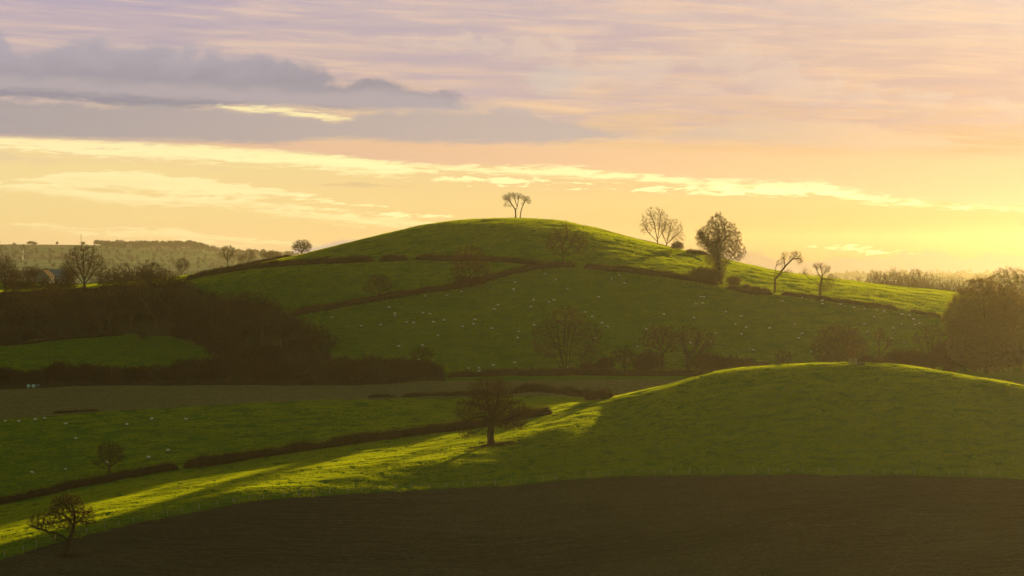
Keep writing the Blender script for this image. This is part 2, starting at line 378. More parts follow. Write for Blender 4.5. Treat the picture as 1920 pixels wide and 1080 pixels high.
def scatter_grass(name, label, k0, k1, size, patch, dens=1.0, umin=-250, umax=2170, avoid=None, seed=1):
    r = np.random.default_rng(seed); pts = []; rots = []
    ymin, ymax = KY[k0].min(), KY[k1].max()
    ys = np.arange(ymin, ymax, size/math.sqrt(dens)); P = []
    for Y in ys:
        xs = np.arange((umin-960)/F*Y, (umax-960)/F*Y, size/math.sqrt(dens))
        P.append(np.stack([xs, np.full(xs.shape, Y)], -1))
    P = np.concatenate(P); P += r.uniform(-.35, .35, P.shape)*size
    u = uX(P[:, 0], P[:, 1]); i = np.clip(((u-U0)/4).astype(int), 0, len(US)-1)
    m = 1.0*size/2
    ok = (P[:, 1] > KY[k0][i]+m*(.35 if k0 == 6 else 1)) & (P[:, 1] < KY[k1][i]-m*.6)
    P = P[ok]; u = u[ok]
    z = hxy(P[:, 0], P[:, 1])
    if avoid is not None:
        ok = ~inpoly(u, VH-F*z/P[:, 1], avoid); P = P[ok]; z = z[ok]
    dx = (hxy(P[:, 0]+1.5, P[:, 1])-hxy(P[:, 0]-1.5, P[:, 1]))/3; dy = (hxy(P[:, 0], P[:, 1]+1.5)-hxy(P[:, 0], P[:, 1]-1.5))/3
    rots = np.zeros((len(P), 3), np.float32)
    for j in range(len(P)):
        n = Vector((-dx[j], -dy[j], 1)).normalized()
        q = n.to_track_quat('Z', 'Y') @ Matrix.Rotation(r.random()*6.283, 3, 'Z').to_quaternion()
        rots[j] = q.to_euler()[:]
    me = bpy.data.meshes.new(name); me.vertices.add(len(P))
    me.vertices.foreach_set('co', np.stack([P[:, 0], P[:, 1], z], -1).astype(np.float32).ravel())
    a = me.attributes.new('rot', 'FLOAT_VECTOR', 'POINT'); a.data.foreach_set('vector', rots.ravel())
    o = obj(name, me); tag(o, label, kind='stuff')
    ng = bpy.data.node_groups.new('scatter_'+name, 'GeometryNodeTree')
    ng.interface.new_socket('Geometry', in_out='INPUT', socket_type='NodeSocketGeometry')
    ng.interface.new_socket('Geometry', in_out='OUTPUT', socket_type='NodeSocketGeometry')
    gi = ng.nodes.new('NodeGroupInput'); go = ng.nodes.new('NodeGroupOutput')
    ip = ng.nodes.new('GeometryNodeInstanceOnPoints'); oi = ng.nodes.new('GeometryNodeObjectInfo')
    na = ng.nodes.new('GeometryNodeInputNamedAttribute'); na.data_type = 'FLOAT_VECTOR'; na.inputs[0].default_value = 'rot'
    oi.inputs[0].default_value = patch; oi.inputs['As Instance'].default_value = True
    ng.links.new(gi.outputs[0], ip.inputs['Points']); ng.links.new(oi.outputs['Geometry'], ip.inputs['Instance'])
    ng.links.new(na.outputs['Attribute'], ip.inputs['Rotation']); ng.links.new(ip.outputs[0], go.inputs[0])
    md = o.modifiers.new('scatter', 'NODES'); md.node_group = ng
    return o
pn = obj('grass_patch', patch_mesh('grass_patch_near', 4, 130, 12, .09, .26, .022, 1), loc=at(700, 790)); tag(pn, 'short tufted grass on the sunlit strip', kind='stuff')
pf = obj('grass_patch', patch_mesh('grass_patch_far', 8, 150, 11, .10, .26, .045, 2), loc=at(1000, 1150)); tag(pf, 'short tufted grass on the big hill', kind='stuff')
scatter_grass('near_grass', 'short grass over the near hill and sunlit strip', 6, 8, 4, pn, seed=11)
scatter_grass('pasture_grass', 'short grass over the left sheep pasture', 8, 9, 8, pf, seed=12)
scatter_grass('hill_grass', 'short grass over the big round hill', 11, 14, 8, pf, umin=-50, umax=2000, avoid=WOODPOLY, seed=13)

# ------------------------------------------------------------------ tree generator
def tubes(P0, P1, r0, r1, d0, d1, ns):
    n = len(P0)
    def ring(c, r, d):
        ref = np.where(np.abs(d[:, 2:3]) > .9, np.array([[1., .2, 0]]), np.array([[.1, .2, 1.]]))
        a = np.cross(d, ref); a /= np.linalg.norm(a, axis=1, keepdims=True)+1e-9; b = np.cross(d, a)
        t = np.arange(ns)*2*math.pi/ns
        return c[:, None, :]+r[:, None, None]*(a[:, None, :]*np.cos(t)[None, :, None]+b[:, None, :]*np.sin(t)[None, :, None])
    A = ring(P0, r0, d0); B = ring(P1, r1, d1)
    v = np.concatenate([A, B], 1).reshape(-1, 3)
    b = (np.arange(n)*2*ns)[:, None]; j = np.arange(ns)[None, :]; jn = (j+1) % ns
    q = np.stack([b+j, b+jn, b+ns+jn, b+ns+j], -1).reshape(-1, 4)
    return v, q
def unit(a): return a/(np.linalg.norm(a, axis=-1, keepdims=True)+1e-9)
def tree_mesh(lines, crown, seed, R0, step=.45, nattr=600, kill=.9, jit=.25, twigs=3, tlen=.7, rmin=.026, leaves=0, leafsize=.13, limb=.07,
              mats=('bark', 'twig', 'leaf_tan'), ivy=None, up=.15, sub=2, twr=.018, shell=.45):
    """lines: polylines in metres, the first the trunk from (0,0,0); crown: ellipsoids (x,y,z,rx,ry,rz)"""
    r = np.random.default_rng(seed)
    P = []; par = []
    def add(p, pr): P.append(np.array(p, float)); par.append(pr); return len(P)-1
    for li, ln in enumerate(lines):
        ln = [np.array(q, float) for q in ln]
        if li == 0 or not P: cur = add(ln[0], -1)
        else:
            d = [np.linalg.norm(q-ln[0]) for q in P]; cur = int(np.argmin(d))
            if d[cur] > .3: cur = add(ln[0], cur)
        for a, b in zip(ln[:-1], ln[1:]):
            L = np.linalg.norm(b-a); n = max(1, int(L/step))
            for i in range(1, n+1):
                cur = add(a+(b-a)*i/n+(r.normal(0, jit*.12, 3) if i < n else 0)*step, cur)
    A = []
    w = np.array([c[3]*c[4]*c[5] for c in crown])**.8; w /= w.sum(); nattr = int(nattr*1.9); kill = kill*.8; R0 = R0*.8
    for c, k in zip(crown, (w*nattr).astype(int)+1):
        d = unit(r.normal(size=(k, 3))); rad = r.random(k)**shell
        A.append(np.array(c[:3])+d*rad[:, None]*np.array(c[3:]))
    A = np.concatenate(A); A = A[A[:, 2] > .6]
    Pn = np.array(P); D = np.linalg.norm(A[:, None]-Pn[None], axis=2); nn = D.argmin(1); nd = D.min(1)
    P = list(Pn); kids = np.zeros(40000, int)
    for it in range(160):
        keep = nd > kill; A = A[keep]; nn = nn[keep]; nd = nd[keep]
        if len(A) < 4 or len(P) > 9000: break
        Pa = np.array(P); un, inv = np.unique(nn, return_inverse=True)
        S = np.zeros((len(un), 3)); np.add.at(S, inv, unit(A-Pa[nn]))
        S = unit(unit(S)+r.normal(0, jit, S.shape)+np.array([0, 0, up]))
        ok = kids[un] < 4
        if not ok.any(): break
        un = un[ok]; S = S[ok]; newp = Pa[un]+S*step
        kids[un] += 1
        base = len(P)
        for p, u_ in zip(newp, un): P.append(p); par.append(int(u_))
        for s in range(0, len(newp), 400):
            dd = np.linalg.norm(A[:, None]-newp[None, s:s+400], axis=2); k = dd.argmin(1); m = dd[np.arange(len(A)), k]
            b = m < nd; nd[b] = m[b]; nn[b] = base+s+k[b]
    P = np.array(P); par = np.array(par); N = len(P)
    acc = np.zeros(N); haskid = np.zeros(N, bool); haskid[par[par >= 0]] = True; acc[~haskid] = 1
    for i in range(N-1, -1, -1):
        if par[i] >= 0: acc[par[i]] += acc[i]
    rad = np.maximum(rmin, R0*(acc/acc.max())**min(.62, math.log(R0/rmin)/math.log(max(acc.max(), 3))))
    hgt = P[:, 2]; rad *= 1+.55*np.exp(-np.maximum(hgt, 0)/.6)*(rad > .12)
    dr = np.zeros((N, 3)); e = np.where(par >= 0)[0]; dr[e] = unit(P[e]-P[par[e]])
    rt = np.where(par < 0)[0]; dr[rt] = (0, 0, 1)
    main = np.full(N, -1)
    for i in e:
        p = par[i]
        if main[p] < 0 or acc[i] > acc[main[p]]: main[p] = i
    ism = main[par[e]] == e
    r0 = np.where(ism, rad[par[e]], np.minimum(rad[par[e]], rad[e]*1.25)); d0 = np.where(ism[:, None], dr[par[e]], dr[e])
    P0 = P[par[e]]; P1 = P[e]; r1 = rad[e]; d1 = dr[e]
    big = r1 > limb; out = {}
    V1, Q1 = tubes(P0[big], P1[big], r0[big], r1[big], d0[big], d1[big], 7)
    if not len(V1): V1, Q1 = tubes(P0[:1], P1[:1], r0[:1], r1[:1], d0[:1], d1[:1], 7)
    trunk = mesh_from('trunk', V1, [Q1], [M[mats[0]]])
    sm = ~big; V2, Q2 = tubes(P0[sm], P1[sm], r0[sm], r1[sm], d0[sm], d1[sm], 4)
    vs = [V2]; qs = [Q2]; mi = [np.zeros(len(Q2))]; sp = []
    thin = np.where((acc <= 5) & (par >= 0) & (P[:, 2] > .8))[0]
    k = np.repeat(thin, twigs+1); L = tlen*r.uniform(.5, 1.3, len(k))
    dd = unit(dr[k]+r.normal(0, .55, (len(k), 3))+np.array([0, 0, .2])); b0 = P[k]-dr[k]*(r.random(len(k))*step)[:, None]
    mid = b0+dd*L[:, None]*.5; d2 = unit(dd+r.normal(0, .35, dd.shape)); tip = mid+d2*L[:, None]*.5
    o = len(vs[0])
    for a, b, ra, rb in ((b0, mid, twr, twr*.75), (mid, tip, twr*.75, twr*.3)):
        v, q = tubes(a, b, np.full(len(a), ra), np.full(len(a), rb), dd, d2, 3); vs.append(v); qs.append(q+o); o += len(v); mi.append(np.zeros(len(q)))
    # finer side twigs, thin three-sided spikes
    for _ in range(sub):
        f = r.uniform(.15, .95, len(b0))[:, None]; c0 = np.where(f < .5, b0+(mid-b0)*f*2, mid+(tip-mid)*(f*2-1))
        ds = unit(dd+r.normal(0, .75, dd.shape)+np.array([0, 0, .1])); ls = (L*r.uniform(.25, .6, len(L)))[:, None]; c1 = c0+ds*ls
        a_ = unit(np.cross(ds, r.normal(size=ds.shape)))*twr*.8; b_ = unit(np.cross(ds, a_))*twr*.8
        v = np.stack([c0+a_, c0+b_, c0-a_-b_, c1], 1).reshape(-1, 3); vs.append(v)
        t_ = np.arange(len(c0))[:, None]*4+o
        sp.append(np.concatenate([np.concatenate([t_, t_+1, t_+3], 1), np.concatenate([t_+1, t_+2, t_+3], 1)])); o += len(v)
    def cards(c, size):
        nonlocal o
        a = unit(r.normal(size=c.shape))*size; b = unit(np.cross(a, r.normal(size=c.shape)))*size*.6
        v = np.stack([c-a, c-b, c+a, c+b], 1).reshape(-1, 3); vs.append(v); q = np.arange(len(v)).reshape(-1, 4)+o; o += len(v); qs.append(q)
    if leaves:
        k = r.choice(len(tip), leaves); cards(tip[k]+r.normal(0, .15, (leaves, 3)), leafsize); mi.append(np.ones(leaves))
    if len(np.concatenate(qs)) == 0: vs.append(V1); qs.append(Q1); mi.append(np.zeros(len(Q1)))
    crownm = mesh_from('crown', np.concatenate(vs), [np.concatenate(qs)]+([np.concatenate(sp)] if sp else []), [M[mats[1]], M[mats[2]]], midx=np.concatenate(mi+[np.zeros(sum(len(x) for x in sp))]))
    ivm = None
    if ivy:
        vs = []; qs = []; o = 0
        for (pts, rr, cnt) in ivy:
            pts = np.array(pts, float); t = r.random(cnt)*(len(pts)-1); i = np.minimum(t.astype(int), len(pts)-2); f = (t-i)[:, None]
            c = pts[i]*(1-f)+pts[i+1]*f
            lump = 1+.5*np.sin(t*7+seed)
            c = c+unit(r.normal(size=c.shape))*(rr*lump*r.random(cnt)**.4)[:, None]
            cards(c, .2)
        ivm = mesh_from('ivy', np.concatenate(vs), [np.concatenate(qs)], [M['ivy']], smooth=False)
    return trunk, crownm, ivm
def place_tree(name, meshes, label, loc, rz=0, s=1, group=None, cat='tree'):
    t = bpy.data.objects.new(name, None); col.objects.link(t); t.location = loc; t.rotation_euler = (0, 0, rz)
    t.scale = (s, s, s) if not isinstance(s, tuple) else s
    t.empty_display_size = .5
    tag(t, label, cat, group)
    for nm, me in zip(('trunk', 'crown', 'ivy'), meshes):
        if me: obj(nm, me, t)
    return t
def hero(name, label, loc, lines, crown, seed, R0, group=None, depth=.85, cat='tree', **kw):
    """lines / crown given in picture pixels relative to the base (right, up)"""
    ppm = F/loc.y
    L = []
    rr = np.random.default_rng(seed+99)
    for ln in lines:
        L.append([(p[0]/ppm, (p[2]/ppm if len(p) > 2 else 0), p[1]/ppm) for p in ln])
    Cc = [(c[0]/ppm, (c[4]/ppm if len(c) > 4 else 0), c[1]/ppm, c[2]/ppm, max(c[2], c[3])*depth/ppm, c[3]/ppm) for c in crown]
    iv = kw.pop('ivy', None)
    if iv: iv = [([(p[0]/ppm, 0, p[1]/ppm) for p in pts], rr_/ppm, cnt) for pts, rr_, cnt in iv]
    ms = tree_mesh(L, Cc, seed, R0, ivy=iv, **kw)
    l = loc.copy(); l.z -= .15
    return place_tree(name, ms, label, l, group=group, cat=cat)

# --- hero trees
hero('oak_tree', 'gnarled lone oak with tan leaf remnants standing in the ploughed field', hit(126, 1045),
     [[(0, 0), (0, 14), (2, 30), (9, 42), (12, 58), (14, 66), (13, 82), (9, 96), (0, 104)],
      [(2, 30), (-8, 38), (-20, 44), (-34, 46), (-44, 50), (-60, 56), (-72, 58)], [(9, 42), (2, 52), (-8, 56), (-20, 53)], [(14, 66), (24, 67), (36, 66), (42, 62), (54, 64)],
      [(12, 58), (2, 72), (-10, 80), (-22, 84)], [(13, 82), (0, 92), (-10, 100), (-14, 108)], [(13, 82), (26, 84), (38, 80)], [(2, 30), (-6, 26), (-14, 30, 4), (-22, 30, 10)],
      [(12, 60), (10, 70, 20), (4, 78, 40)], [(9, 44), (14, 56, -16), (10, 66, -36)]],
     [(-5, 84, 36, 30), (-45, 66, 32, 20), (30, 78, 25, 22), (0, 104, 30, 16), (-20, 34, 12, 6), (20, 38, 9, 6)], 11, .62, step=.38, nattr=1300, kill=.55, jit=.5, twigs=3, tlen=.5, leaves=2000, leafsize=.07, up=0, mats=('bark_dark', 'twig_dark', 'leaf_tan'))
hero('oak_tree', 'broad spreading bare oak alone on the near grassy slope', hit(921, 833),
     [[(0, 0), (-2, 18), (0, 38), (2, 50), (-6, 70), (-8, 95)], [(0, 44), (14, 56), (26, 66), (38, 80)], [(0, 44), (-14, 52), (-32, 50), (-46, 44)], [(0, 40), (20, 44), (42, 52), (62, 60)],
      [(-6, 64), (-24, 72), (-42, 78)], [(2, 50), (12, 80), (16, 105)], [(0, 46), (5, 56, 25), (0, 66, 45)], [(0, 46), (5, 56, -25), (0, 66, -45)], [(-4, 38), (-14, 32), (-30, 22), (-44, 20), (-54, 12)]],
     [(-4, 94, 44, 36), (-44, 64, 28, 22), (46, 62, 30, 22), (0, 70, 50, 26), (-44, 20, 20, 9), (40, 36, 32, 9), (22, 100, 24, 22)], 12, 1.15, step=.5, nattr=2400, kill=.72, jit=.42, twigs=2, tlen=.85, up=.05, twr=.022, sub=2, mats=('bark_dark', 'twig_dark', 'leaf_tan'))
hero('hedge_tree', 'small rounded bare tree growing out of the lower left hedge', hit(204, 889),
     [[(0, 0), (1, 12), (3, 24), (2, 40)], [(0, 10), (-14, 12), (-26, 20), (-34, 28)], [(1, 12), (14, 22), (22, 32)], [(1, 14), (-12, 28), (-18, 42)]],
     [(2, 42, 26, 22), (-22, 22, 12, 8), (18, 34, 15, 14)], 13, .38, step=.36, nattr=700, kill=.55, jit=.38, twigs=2, tlen=.55)
Yc = 1372
a = at(967, Yc); b = at(975, Yc+4)
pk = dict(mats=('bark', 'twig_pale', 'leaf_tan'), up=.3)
hero('hilltop_tree', 'left and taller of the two slender bare trees crowning the hilltop', a,
     [[(0, 0), (-.5, 16), (-7, 26), (-13, 36)], [(-.5, 16), (3, 22), (4.5, 32), (6, 40)], [(3, 22), (0, 30), (-3, 40)]],
     [(-16, 38, 11, 8), (-7, 44, 10, 6), (4, 42, 8, 7), (-20, 26, 4, 5), (-10, 24, 4, 4)], 21, .42, step=.32, nattr=520, kill=.5, jit=.4, twigs=2, tlen=.5, **pk)
hero('hilltop_tree', 'right and leaning one of the two slender bare trees crowning the hilltop', b,
     [[(0, 0), (2, 16), (6, 26), (10, 36)]],
     [(10, 38, 9, 6), (3, 42, 5, 4), (17, 32, 5, 6), (5, 28, 4, 3)], 22, .30, step=.32, nattr=330, kill=.5, jit=.4, twigs=2, tlen=.5, **pk)
hero('round_tree', 'small dense round tree on the left shoulder of the big hill', at(566, 1345),
     [[(0, 0), (0, 7), (-3, 15)], [(0, 6), (6, 14)], [(0, 5), (-9, 12)]], [(0, 17, 20, 13), (-8, 14, 12, 9), (9, 14, 11, 9)], 23, .35, step=.4, nattr=650, kill=.55, twigs=4, tlen=.6, twr=.024, **pk)
hero('hedge_tree', 'wide bare tree on the middle hedge left of centre of the big hill', hit(880, 538),
     [[(0, 0), (1, 25), (-2, 50)], [(0, 15), (-18, 35), (-28, 50)], [(1, 20), (18, 36), (28, 44)], [(-12, 0), (-18, 20), (-22, 40)]], [(0, 52, 36, 28), (-22, 40, 18, 26), (22, 36, 20, 20)], 24, .45, step=.5, nattr=1000, kill=.75, jit=.28, twigs=3, tlen=.8)
hero('hedge_tree', 'small multi-branched bare tree on the middle hedge below the left field', hit(710, 562),
     [[(0, 0), (0, 12), (-2, 26)], [(0, 8), (14, 18), (26, 26)], [(0, 8), (-14, 16), (-26, 18)], [(0, 10), (8, 26), (8, 38)]], [(0, 34, 24, 16), (18, 24, 13, 12), (-18, 22, 13, 12)], 25, .42, step=.42, nattr=650, kill=.6, jit=.35, twigs=2, tlen=.65)
hero('hedge_tree', 'tall airy bare tree where the hill hedges meet', hit(1057, 499),
     [[(0, 0), (-1, 20), (-3, 45), (-10, 62)], [(-1, 22), (14, 42), (24, 60)], [(-2, 40), (8, 58), (4, 74)], [(0, 16), (-18, 30), (-28, 46)], [(0, 18), (24, 28), (36, 40)]], [(2, 58, 34, 28), (-18, 46, 20, 26), (28, 46, 22, 26)], 26, .45, step=.5, nattr=850, kill=.8, jit=.28, twigs=2, tlen=.8)
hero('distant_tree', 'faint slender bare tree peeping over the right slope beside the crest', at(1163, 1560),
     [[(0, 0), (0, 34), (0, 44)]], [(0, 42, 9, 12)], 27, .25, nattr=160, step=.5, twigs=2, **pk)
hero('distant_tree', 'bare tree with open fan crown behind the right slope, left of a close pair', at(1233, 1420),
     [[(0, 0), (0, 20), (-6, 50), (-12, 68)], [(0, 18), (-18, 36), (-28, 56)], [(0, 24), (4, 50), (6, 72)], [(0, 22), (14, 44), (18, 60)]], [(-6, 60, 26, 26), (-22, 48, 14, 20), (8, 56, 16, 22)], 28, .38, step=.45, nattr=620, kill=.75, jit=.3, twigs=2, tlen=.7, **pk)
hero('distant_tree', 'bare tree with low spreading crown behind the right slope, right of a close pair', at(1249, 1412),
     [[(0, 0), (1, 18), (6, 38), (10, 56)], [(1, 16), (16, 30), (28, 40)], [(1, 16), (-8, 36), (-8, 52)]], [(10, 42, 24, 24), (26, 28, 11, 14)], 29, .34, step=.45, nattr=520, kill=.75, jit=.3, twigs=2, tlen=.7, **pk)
hero('large_tree', 'tall bushy tree half clad in dark ivy on the right slope', hit(1352, 533),
     [[(0, 0), (-4, 30), (-8, 70), (-6, 105)], [(-3, 25), (18, 50), (34, 70)], [(0, 20), (18, 44), (36, 54), (46, 58)], [(-4, 40), (-24, 66), (-38, 92)], [(-6, 60), (8, 90), (6, 116)]],
     [(-6, 96, 24, 40), (14, 84, 26, 34), (-28, 86, 22, 26), (28, 62, 20, 22), (-8, 50, 24, 30), (-14, 18, 26, 18)], 30, .7, step=.5, nattr=2200, kill=.7, jit=.2, twigs=4, tlen=.9, twr=.026,
     mats=('bark', 'twig_pale', 'leaf_tan'), ivy=[([(-2, 10), (-6, 50), (-16, 80)], 12, 5000), ([(-10, 55), (-28, 82), (-40, 98)], 9, 3500), ([(-6, 60), (-4, 90)], 8, 1600)])
hero('broken_tree', 'split leaning tree with a snapped upright stub on the right slope', hit(1452, 549),
     [[(0, 0), (1, 10), (1, 26), (8, 34), (20, 50), (34, 64), (42, 72)], [(1, 26), (0, 36), (3, 50), (4, 56)], [(20, 50), (18, 64), (18, 72)], [(34, 64), (46, 66), (52, 60)], [(8, 34), (20, 40), (28, 38)]],
     [(38, 70, 15, 11), (18, 68, 8, 11), (48, 62, 8, 10), (28, 40, 9, 5), (12, 56, 9, 9)], 31, .55, step=.35, nattr=430, kill=.6, jit=.3, twigs=2, tlen=.6, leaves=0, **pk)
hero('pollard_tree', 'stout pollarded tree with a long low left branch on the right slope', hit(1538, 561),
     [[(0, 0), (-1, 22), (3, 38), (4, 48), (0, 60)], [(-1, 24), (-8, 34), (-20, 38), (-30, 48), (-32, 56)], [(4, 44), (12, 56), (16, 60)], [(3, 38), (-4, 48), (-8, 58)], [(3, 38), (16, 38), (28, 36)]],
     [(-2, 62, 16, 8), (12, 56, 10, 9), (-29, 52, 7, 7), (22, 42, 11, 7), (10, 26, 18, 14)], 32, .72, step=.35, nattr=520, kill=.6, jit=.42, twigs=2, tlen=.55, **pk)
hero('multi_stem_tree', 'large fan-shaped bare tree with many stems at the foot of the hill', hit(1062, 692, 900),
     [[(0, 0), (2, 40), (4, 80), (10, 108)], [(-6, 0), (-12, 34), (-28, 60), (-36, 86)], [(-4, 0), (-14, 50), (-18, 90)], [(4, 0), (8, 50), (22, 90)], [(-10, 0), (-24, 26), (-48, 36)], [(26, 0), (30, 24), (48, 50), (58, 66)], [(0, 0), (-4, 60), (-2, 105)]],
     [(0, 80, 46, 40), (-40, 62, 30, 28), (42, 62, 30, 30), (-30, 36, 38, 16), (40, 30, 30, 18)], 33, .4, step=.55, nattr=1500, kill=.85, jit=.2, twigs=3, tlen=.95, limb=.06)
hero('row_tree', 'low dark bare tree between the fan-shaped tree and the leafless oak', hit(1172, 697, 900),
     [[(0, 0), (-3, 14), (-12, 28)], [(0, 6), (10, 20), (12, 36)], [(0, 6), (-2, 24), (0, 38)]], [(-4, 30, 26, 20), (14, 22, 14, 14)], 34, .4, step=.45, nattr=600, kill=.6, jit=.35, twigs=3, tlen=.6)
hero('row_tree', 'stout leafless oak in the low row left of the ivy-clad forked tree', hit(1241, 697, 900),
     [[(0, 0), (0, 30), (-2, 44), (-10, 58), (-14, 72)], [(0, 30), (12, 46), (20, 64)], [(0, 38), (-14, 46), (-28, 50), (-40, 54)], [(0, 34), (14, 38), (24, 42)], [(-2, 44), (4, 66), (8, 80)]],
     [(-4, 66, 34, 26), (-30, 56, 18, 14), (18, 56, 20, 24)], 35, .75, step=.45, nattr=950, kill=.65, jit=.4, twigs=2, tlen=.7)
hero('row_tree', 'dark forked tree thick with ivy in the low row', hit(1290, 698, 900),
     [[(0, 0), (0, 26), (-6, 50), (-10, 74)], [(0, 14), (18, 34), (36, 56), (44, 62)], [(0, 28), (14, 50), (22, 74)]],
     [(0, 70, 28, 20), (34, 60, 22, 22), (40, 30, 20, 20)], 36, .55, step=.5, nattr=700, kill=.8, jit=.25, twigs=2, tlen=.8,
     ivy=[([(0, 4), (0, 26), (-8, 52), (-12, 70)], 6.5, 2600), ([(0, 24), (14, 46), (22, 70)], 5, 1700), ([(2, 14), (18, 32), (38, 54)], 5, 1700)])
hero('row_shrub', 'thin bare shrub low on the hill left of the big round tree', hit(1470, 697, 900), [[(0, 0), (0, 14)], [(0, 0), (-8, 14)], [(0, 0), (9, 16)]], [(0, 24, 20, 18)], 37, .2, nattr=330, kill=.6, twigs=3)
hero('row_tree', 'big dense round brown tree behind the tree guard', hit(1574, 697, 900),
     [[(0, 0), (0, 24), (-2, 50)], [(0, 20), (-24, 40), (-40, 56)], [(0, 20), (24, 40), (38, 56)], [(0, 26), (14, 52), (16, 74)], [(0, 26), (-14, 50), (-18, 70)]],
     [(0, 60, 46, 32), (-30, 44, 28, 24), (32, 44, 26, 26), (0, 26, 44, 16)], 38, .7, step=.5, nattr=1900, kill=.65, jit=.25, twigs=4, tlen=.8, twr=.022)
hero('row_tree', 'slender open bare tree right of the big round brown tree', hit(1650, 697, 900),
     [[(0, 0), (0, 30), (-2, 54), (0, 70)], [(0, 30), (12, 46), (18, 56)], [(-2, 50), (-10, 66)]], [(0, 70, 12, 16), (16, 54, 12, 12), (0, 22, 20, 16)], 39, .4, step=.45, nattr=480, kill=.65, jit=.35, twigs=2, tlen=.65)
hero('row_tree', 'bare fan-branched tree just left of the golden tree clump', hit(1748, 697, 900),
     [[(0, 0), (0, 24), (0, 60)], [(0, 14), (-20, 44), (-34, 66)], [(0, 14), (22, 44), (34, 60)], [(0, 20), (-8, 54), (-12, 80)], [(0, 20), (12, 54), (16, 76)]],
     [(0, 58, 40, 30), (0, 24, 34, 18)], 40, .45, step=.5, nattr=800, kill=.8, jit=.25, twigs=2, tlen=.9)
hero('large_tree', 'huge rounded tree, nearest of the golden clump at the right edge', hit(1850, 700, 900),
     [[(0, 0), (0, 40), (-4, 100), (-6, 150)], [(0, 30), (-36, 80), (-56, 130)], [(0, 30), (30, 90), (36, 140)], [(0, 30), (-50, 60), (-70, 80)], [(0, 30), (50, 70), (66, 100)]],
     [(-10, 120, 58, 62), (-46, 96, 36, 50), (40, 110, 40, 56), (0, 50, 76, 46)], 41, .6, step=.75, nattr=3600, kill=.95, jit=.22, twigs=6, tlen=1.2, twr=.038, sub=3, limb=.12,
     mats=('bark', 'twig_pale', 'leaf_tan'), leaves=16000, leafsize=.2)  # pale twigs and added tan leaves paint in the golden sun glare here
hero('large_tree', 'airy bare tree rising behind the golden clump at the right edge', hit(1900, 640, 1060),
     [[(0, 0), (0, 40), (0, 90), (-8, 120)], [(0, 40), (-30, 80), (-44, 110)], [(0, 40), (24, 90), (30, 120)]],
     [(-10, 104, 46, 36), (24, 96, 34, 40), (0, 56, 50, 30)], 42, .5, step=.6, nattr=2000, kill=.9, jit=.3, twigs=3, tlen=1.0, twr=.028, **pk)
hero('large_tree', 'rounded bush-like tree cut by the right edge of the clump', hit(1955, 695, 900),
     [[(0, 0), (0, 40), (0, 90)], [(0, 40), (-30, 80)], [(0, 40), (24, 90)]], [(0, 84, 50, 60), (0, 40, 60, 36)], 43, .6, step=.7, nattr=2200, kill=.95, jit=.25, twigs=5, tlen=1.1, twr=.034, **pk)
g = hit(1599, 684.5)
g = at(1599, 826)
hero('young_tree', 'young tree with golden leaves inside the wooden guard on the near hilltop', g,
     [[(0, 0), (0, 12), (1, 24), (0, 32)], [(0, 14), (-6, 22)], [(0, 14), (7, 22)]], [(0, 24, 13, 12)], 44, .09, step=.25, nattr=260, kill=.35, twigs=2, tlen=.35, leaves=500, leafsize=.06, limb=.03)
hero('round_tree', 'tall round-crowned bare tree rising above the left wood', at(158, 1330),
     [[(0, 0), (0, 22), (-2, 50), (-2, 76)], [(0, 16), (-20, 40), (-34, 58)], [(0, 16), (20, 42), (34, 58)], [(0, 22), (-12, 54), (-18, 76)], [(0, 22), (12, 54), (16, 74)]],
     [(-2, 62, 38, 32), (-24, 50, 22, 22), (22, 50, 24, 24), (0, 40, 30, 16)], 45, .75, step=.5, nattr=1500, kill=.7, jit=.22, twigs=3, tlen=.7, twr=.02)
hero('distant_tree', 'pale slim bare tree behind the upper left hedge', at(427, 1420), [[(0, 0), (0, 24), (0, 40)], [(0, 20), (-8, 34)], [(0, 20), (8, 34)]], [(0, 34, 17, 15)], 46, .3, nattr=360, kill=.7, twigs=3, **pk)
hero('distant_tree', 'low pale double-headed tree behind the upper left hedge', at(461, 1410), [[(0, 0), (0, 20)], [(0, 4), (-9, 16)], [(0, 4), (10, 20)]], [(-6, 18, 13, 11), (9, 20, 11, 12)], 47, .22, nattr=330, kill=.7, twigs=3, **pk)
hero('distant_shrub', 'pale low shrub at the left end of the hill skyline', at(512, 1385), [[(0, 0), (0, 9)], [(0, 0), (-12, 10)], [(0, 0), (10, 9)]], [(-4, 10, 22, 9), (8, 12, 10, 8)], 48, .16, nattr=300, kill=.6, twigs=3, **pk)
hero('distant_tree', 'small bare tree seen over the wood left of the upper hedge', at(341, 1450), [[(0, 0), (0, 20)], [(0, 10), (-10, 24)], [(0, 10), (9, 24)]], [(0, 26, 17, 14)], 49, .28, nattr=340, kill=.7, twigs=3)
hero('ivy_tree', 'dark ivy-covered broken tree at the right end of the left wood', hit(610, 672),
     [[(0, 0), (0, 20), (-4, 44)], [(0, 16), (12, 28), (20, 38)], [(0, 20), (6, 38)]], [(2, 40, 12, 8)], 50, .4, nattr=60, twigs=1, ivy=[([(0, 0), (-1, 20), (-5, 44)], 5, 1800), ([(0, 14), (12, 24), (20, 36)], 4.5, 1400), ([(0, 16), (5, 36)], 4, 700)])
hero('field_shrub', 'lone small dark shrub at the top edge of the left green field', hit(267, 638), [[(0, 0), (0, 6)]], [(0, 9, 11, 9)], 51, .12, nattr=240, kill=.45, step=.3, twigs=3, tlen=.4, cat='shrub')

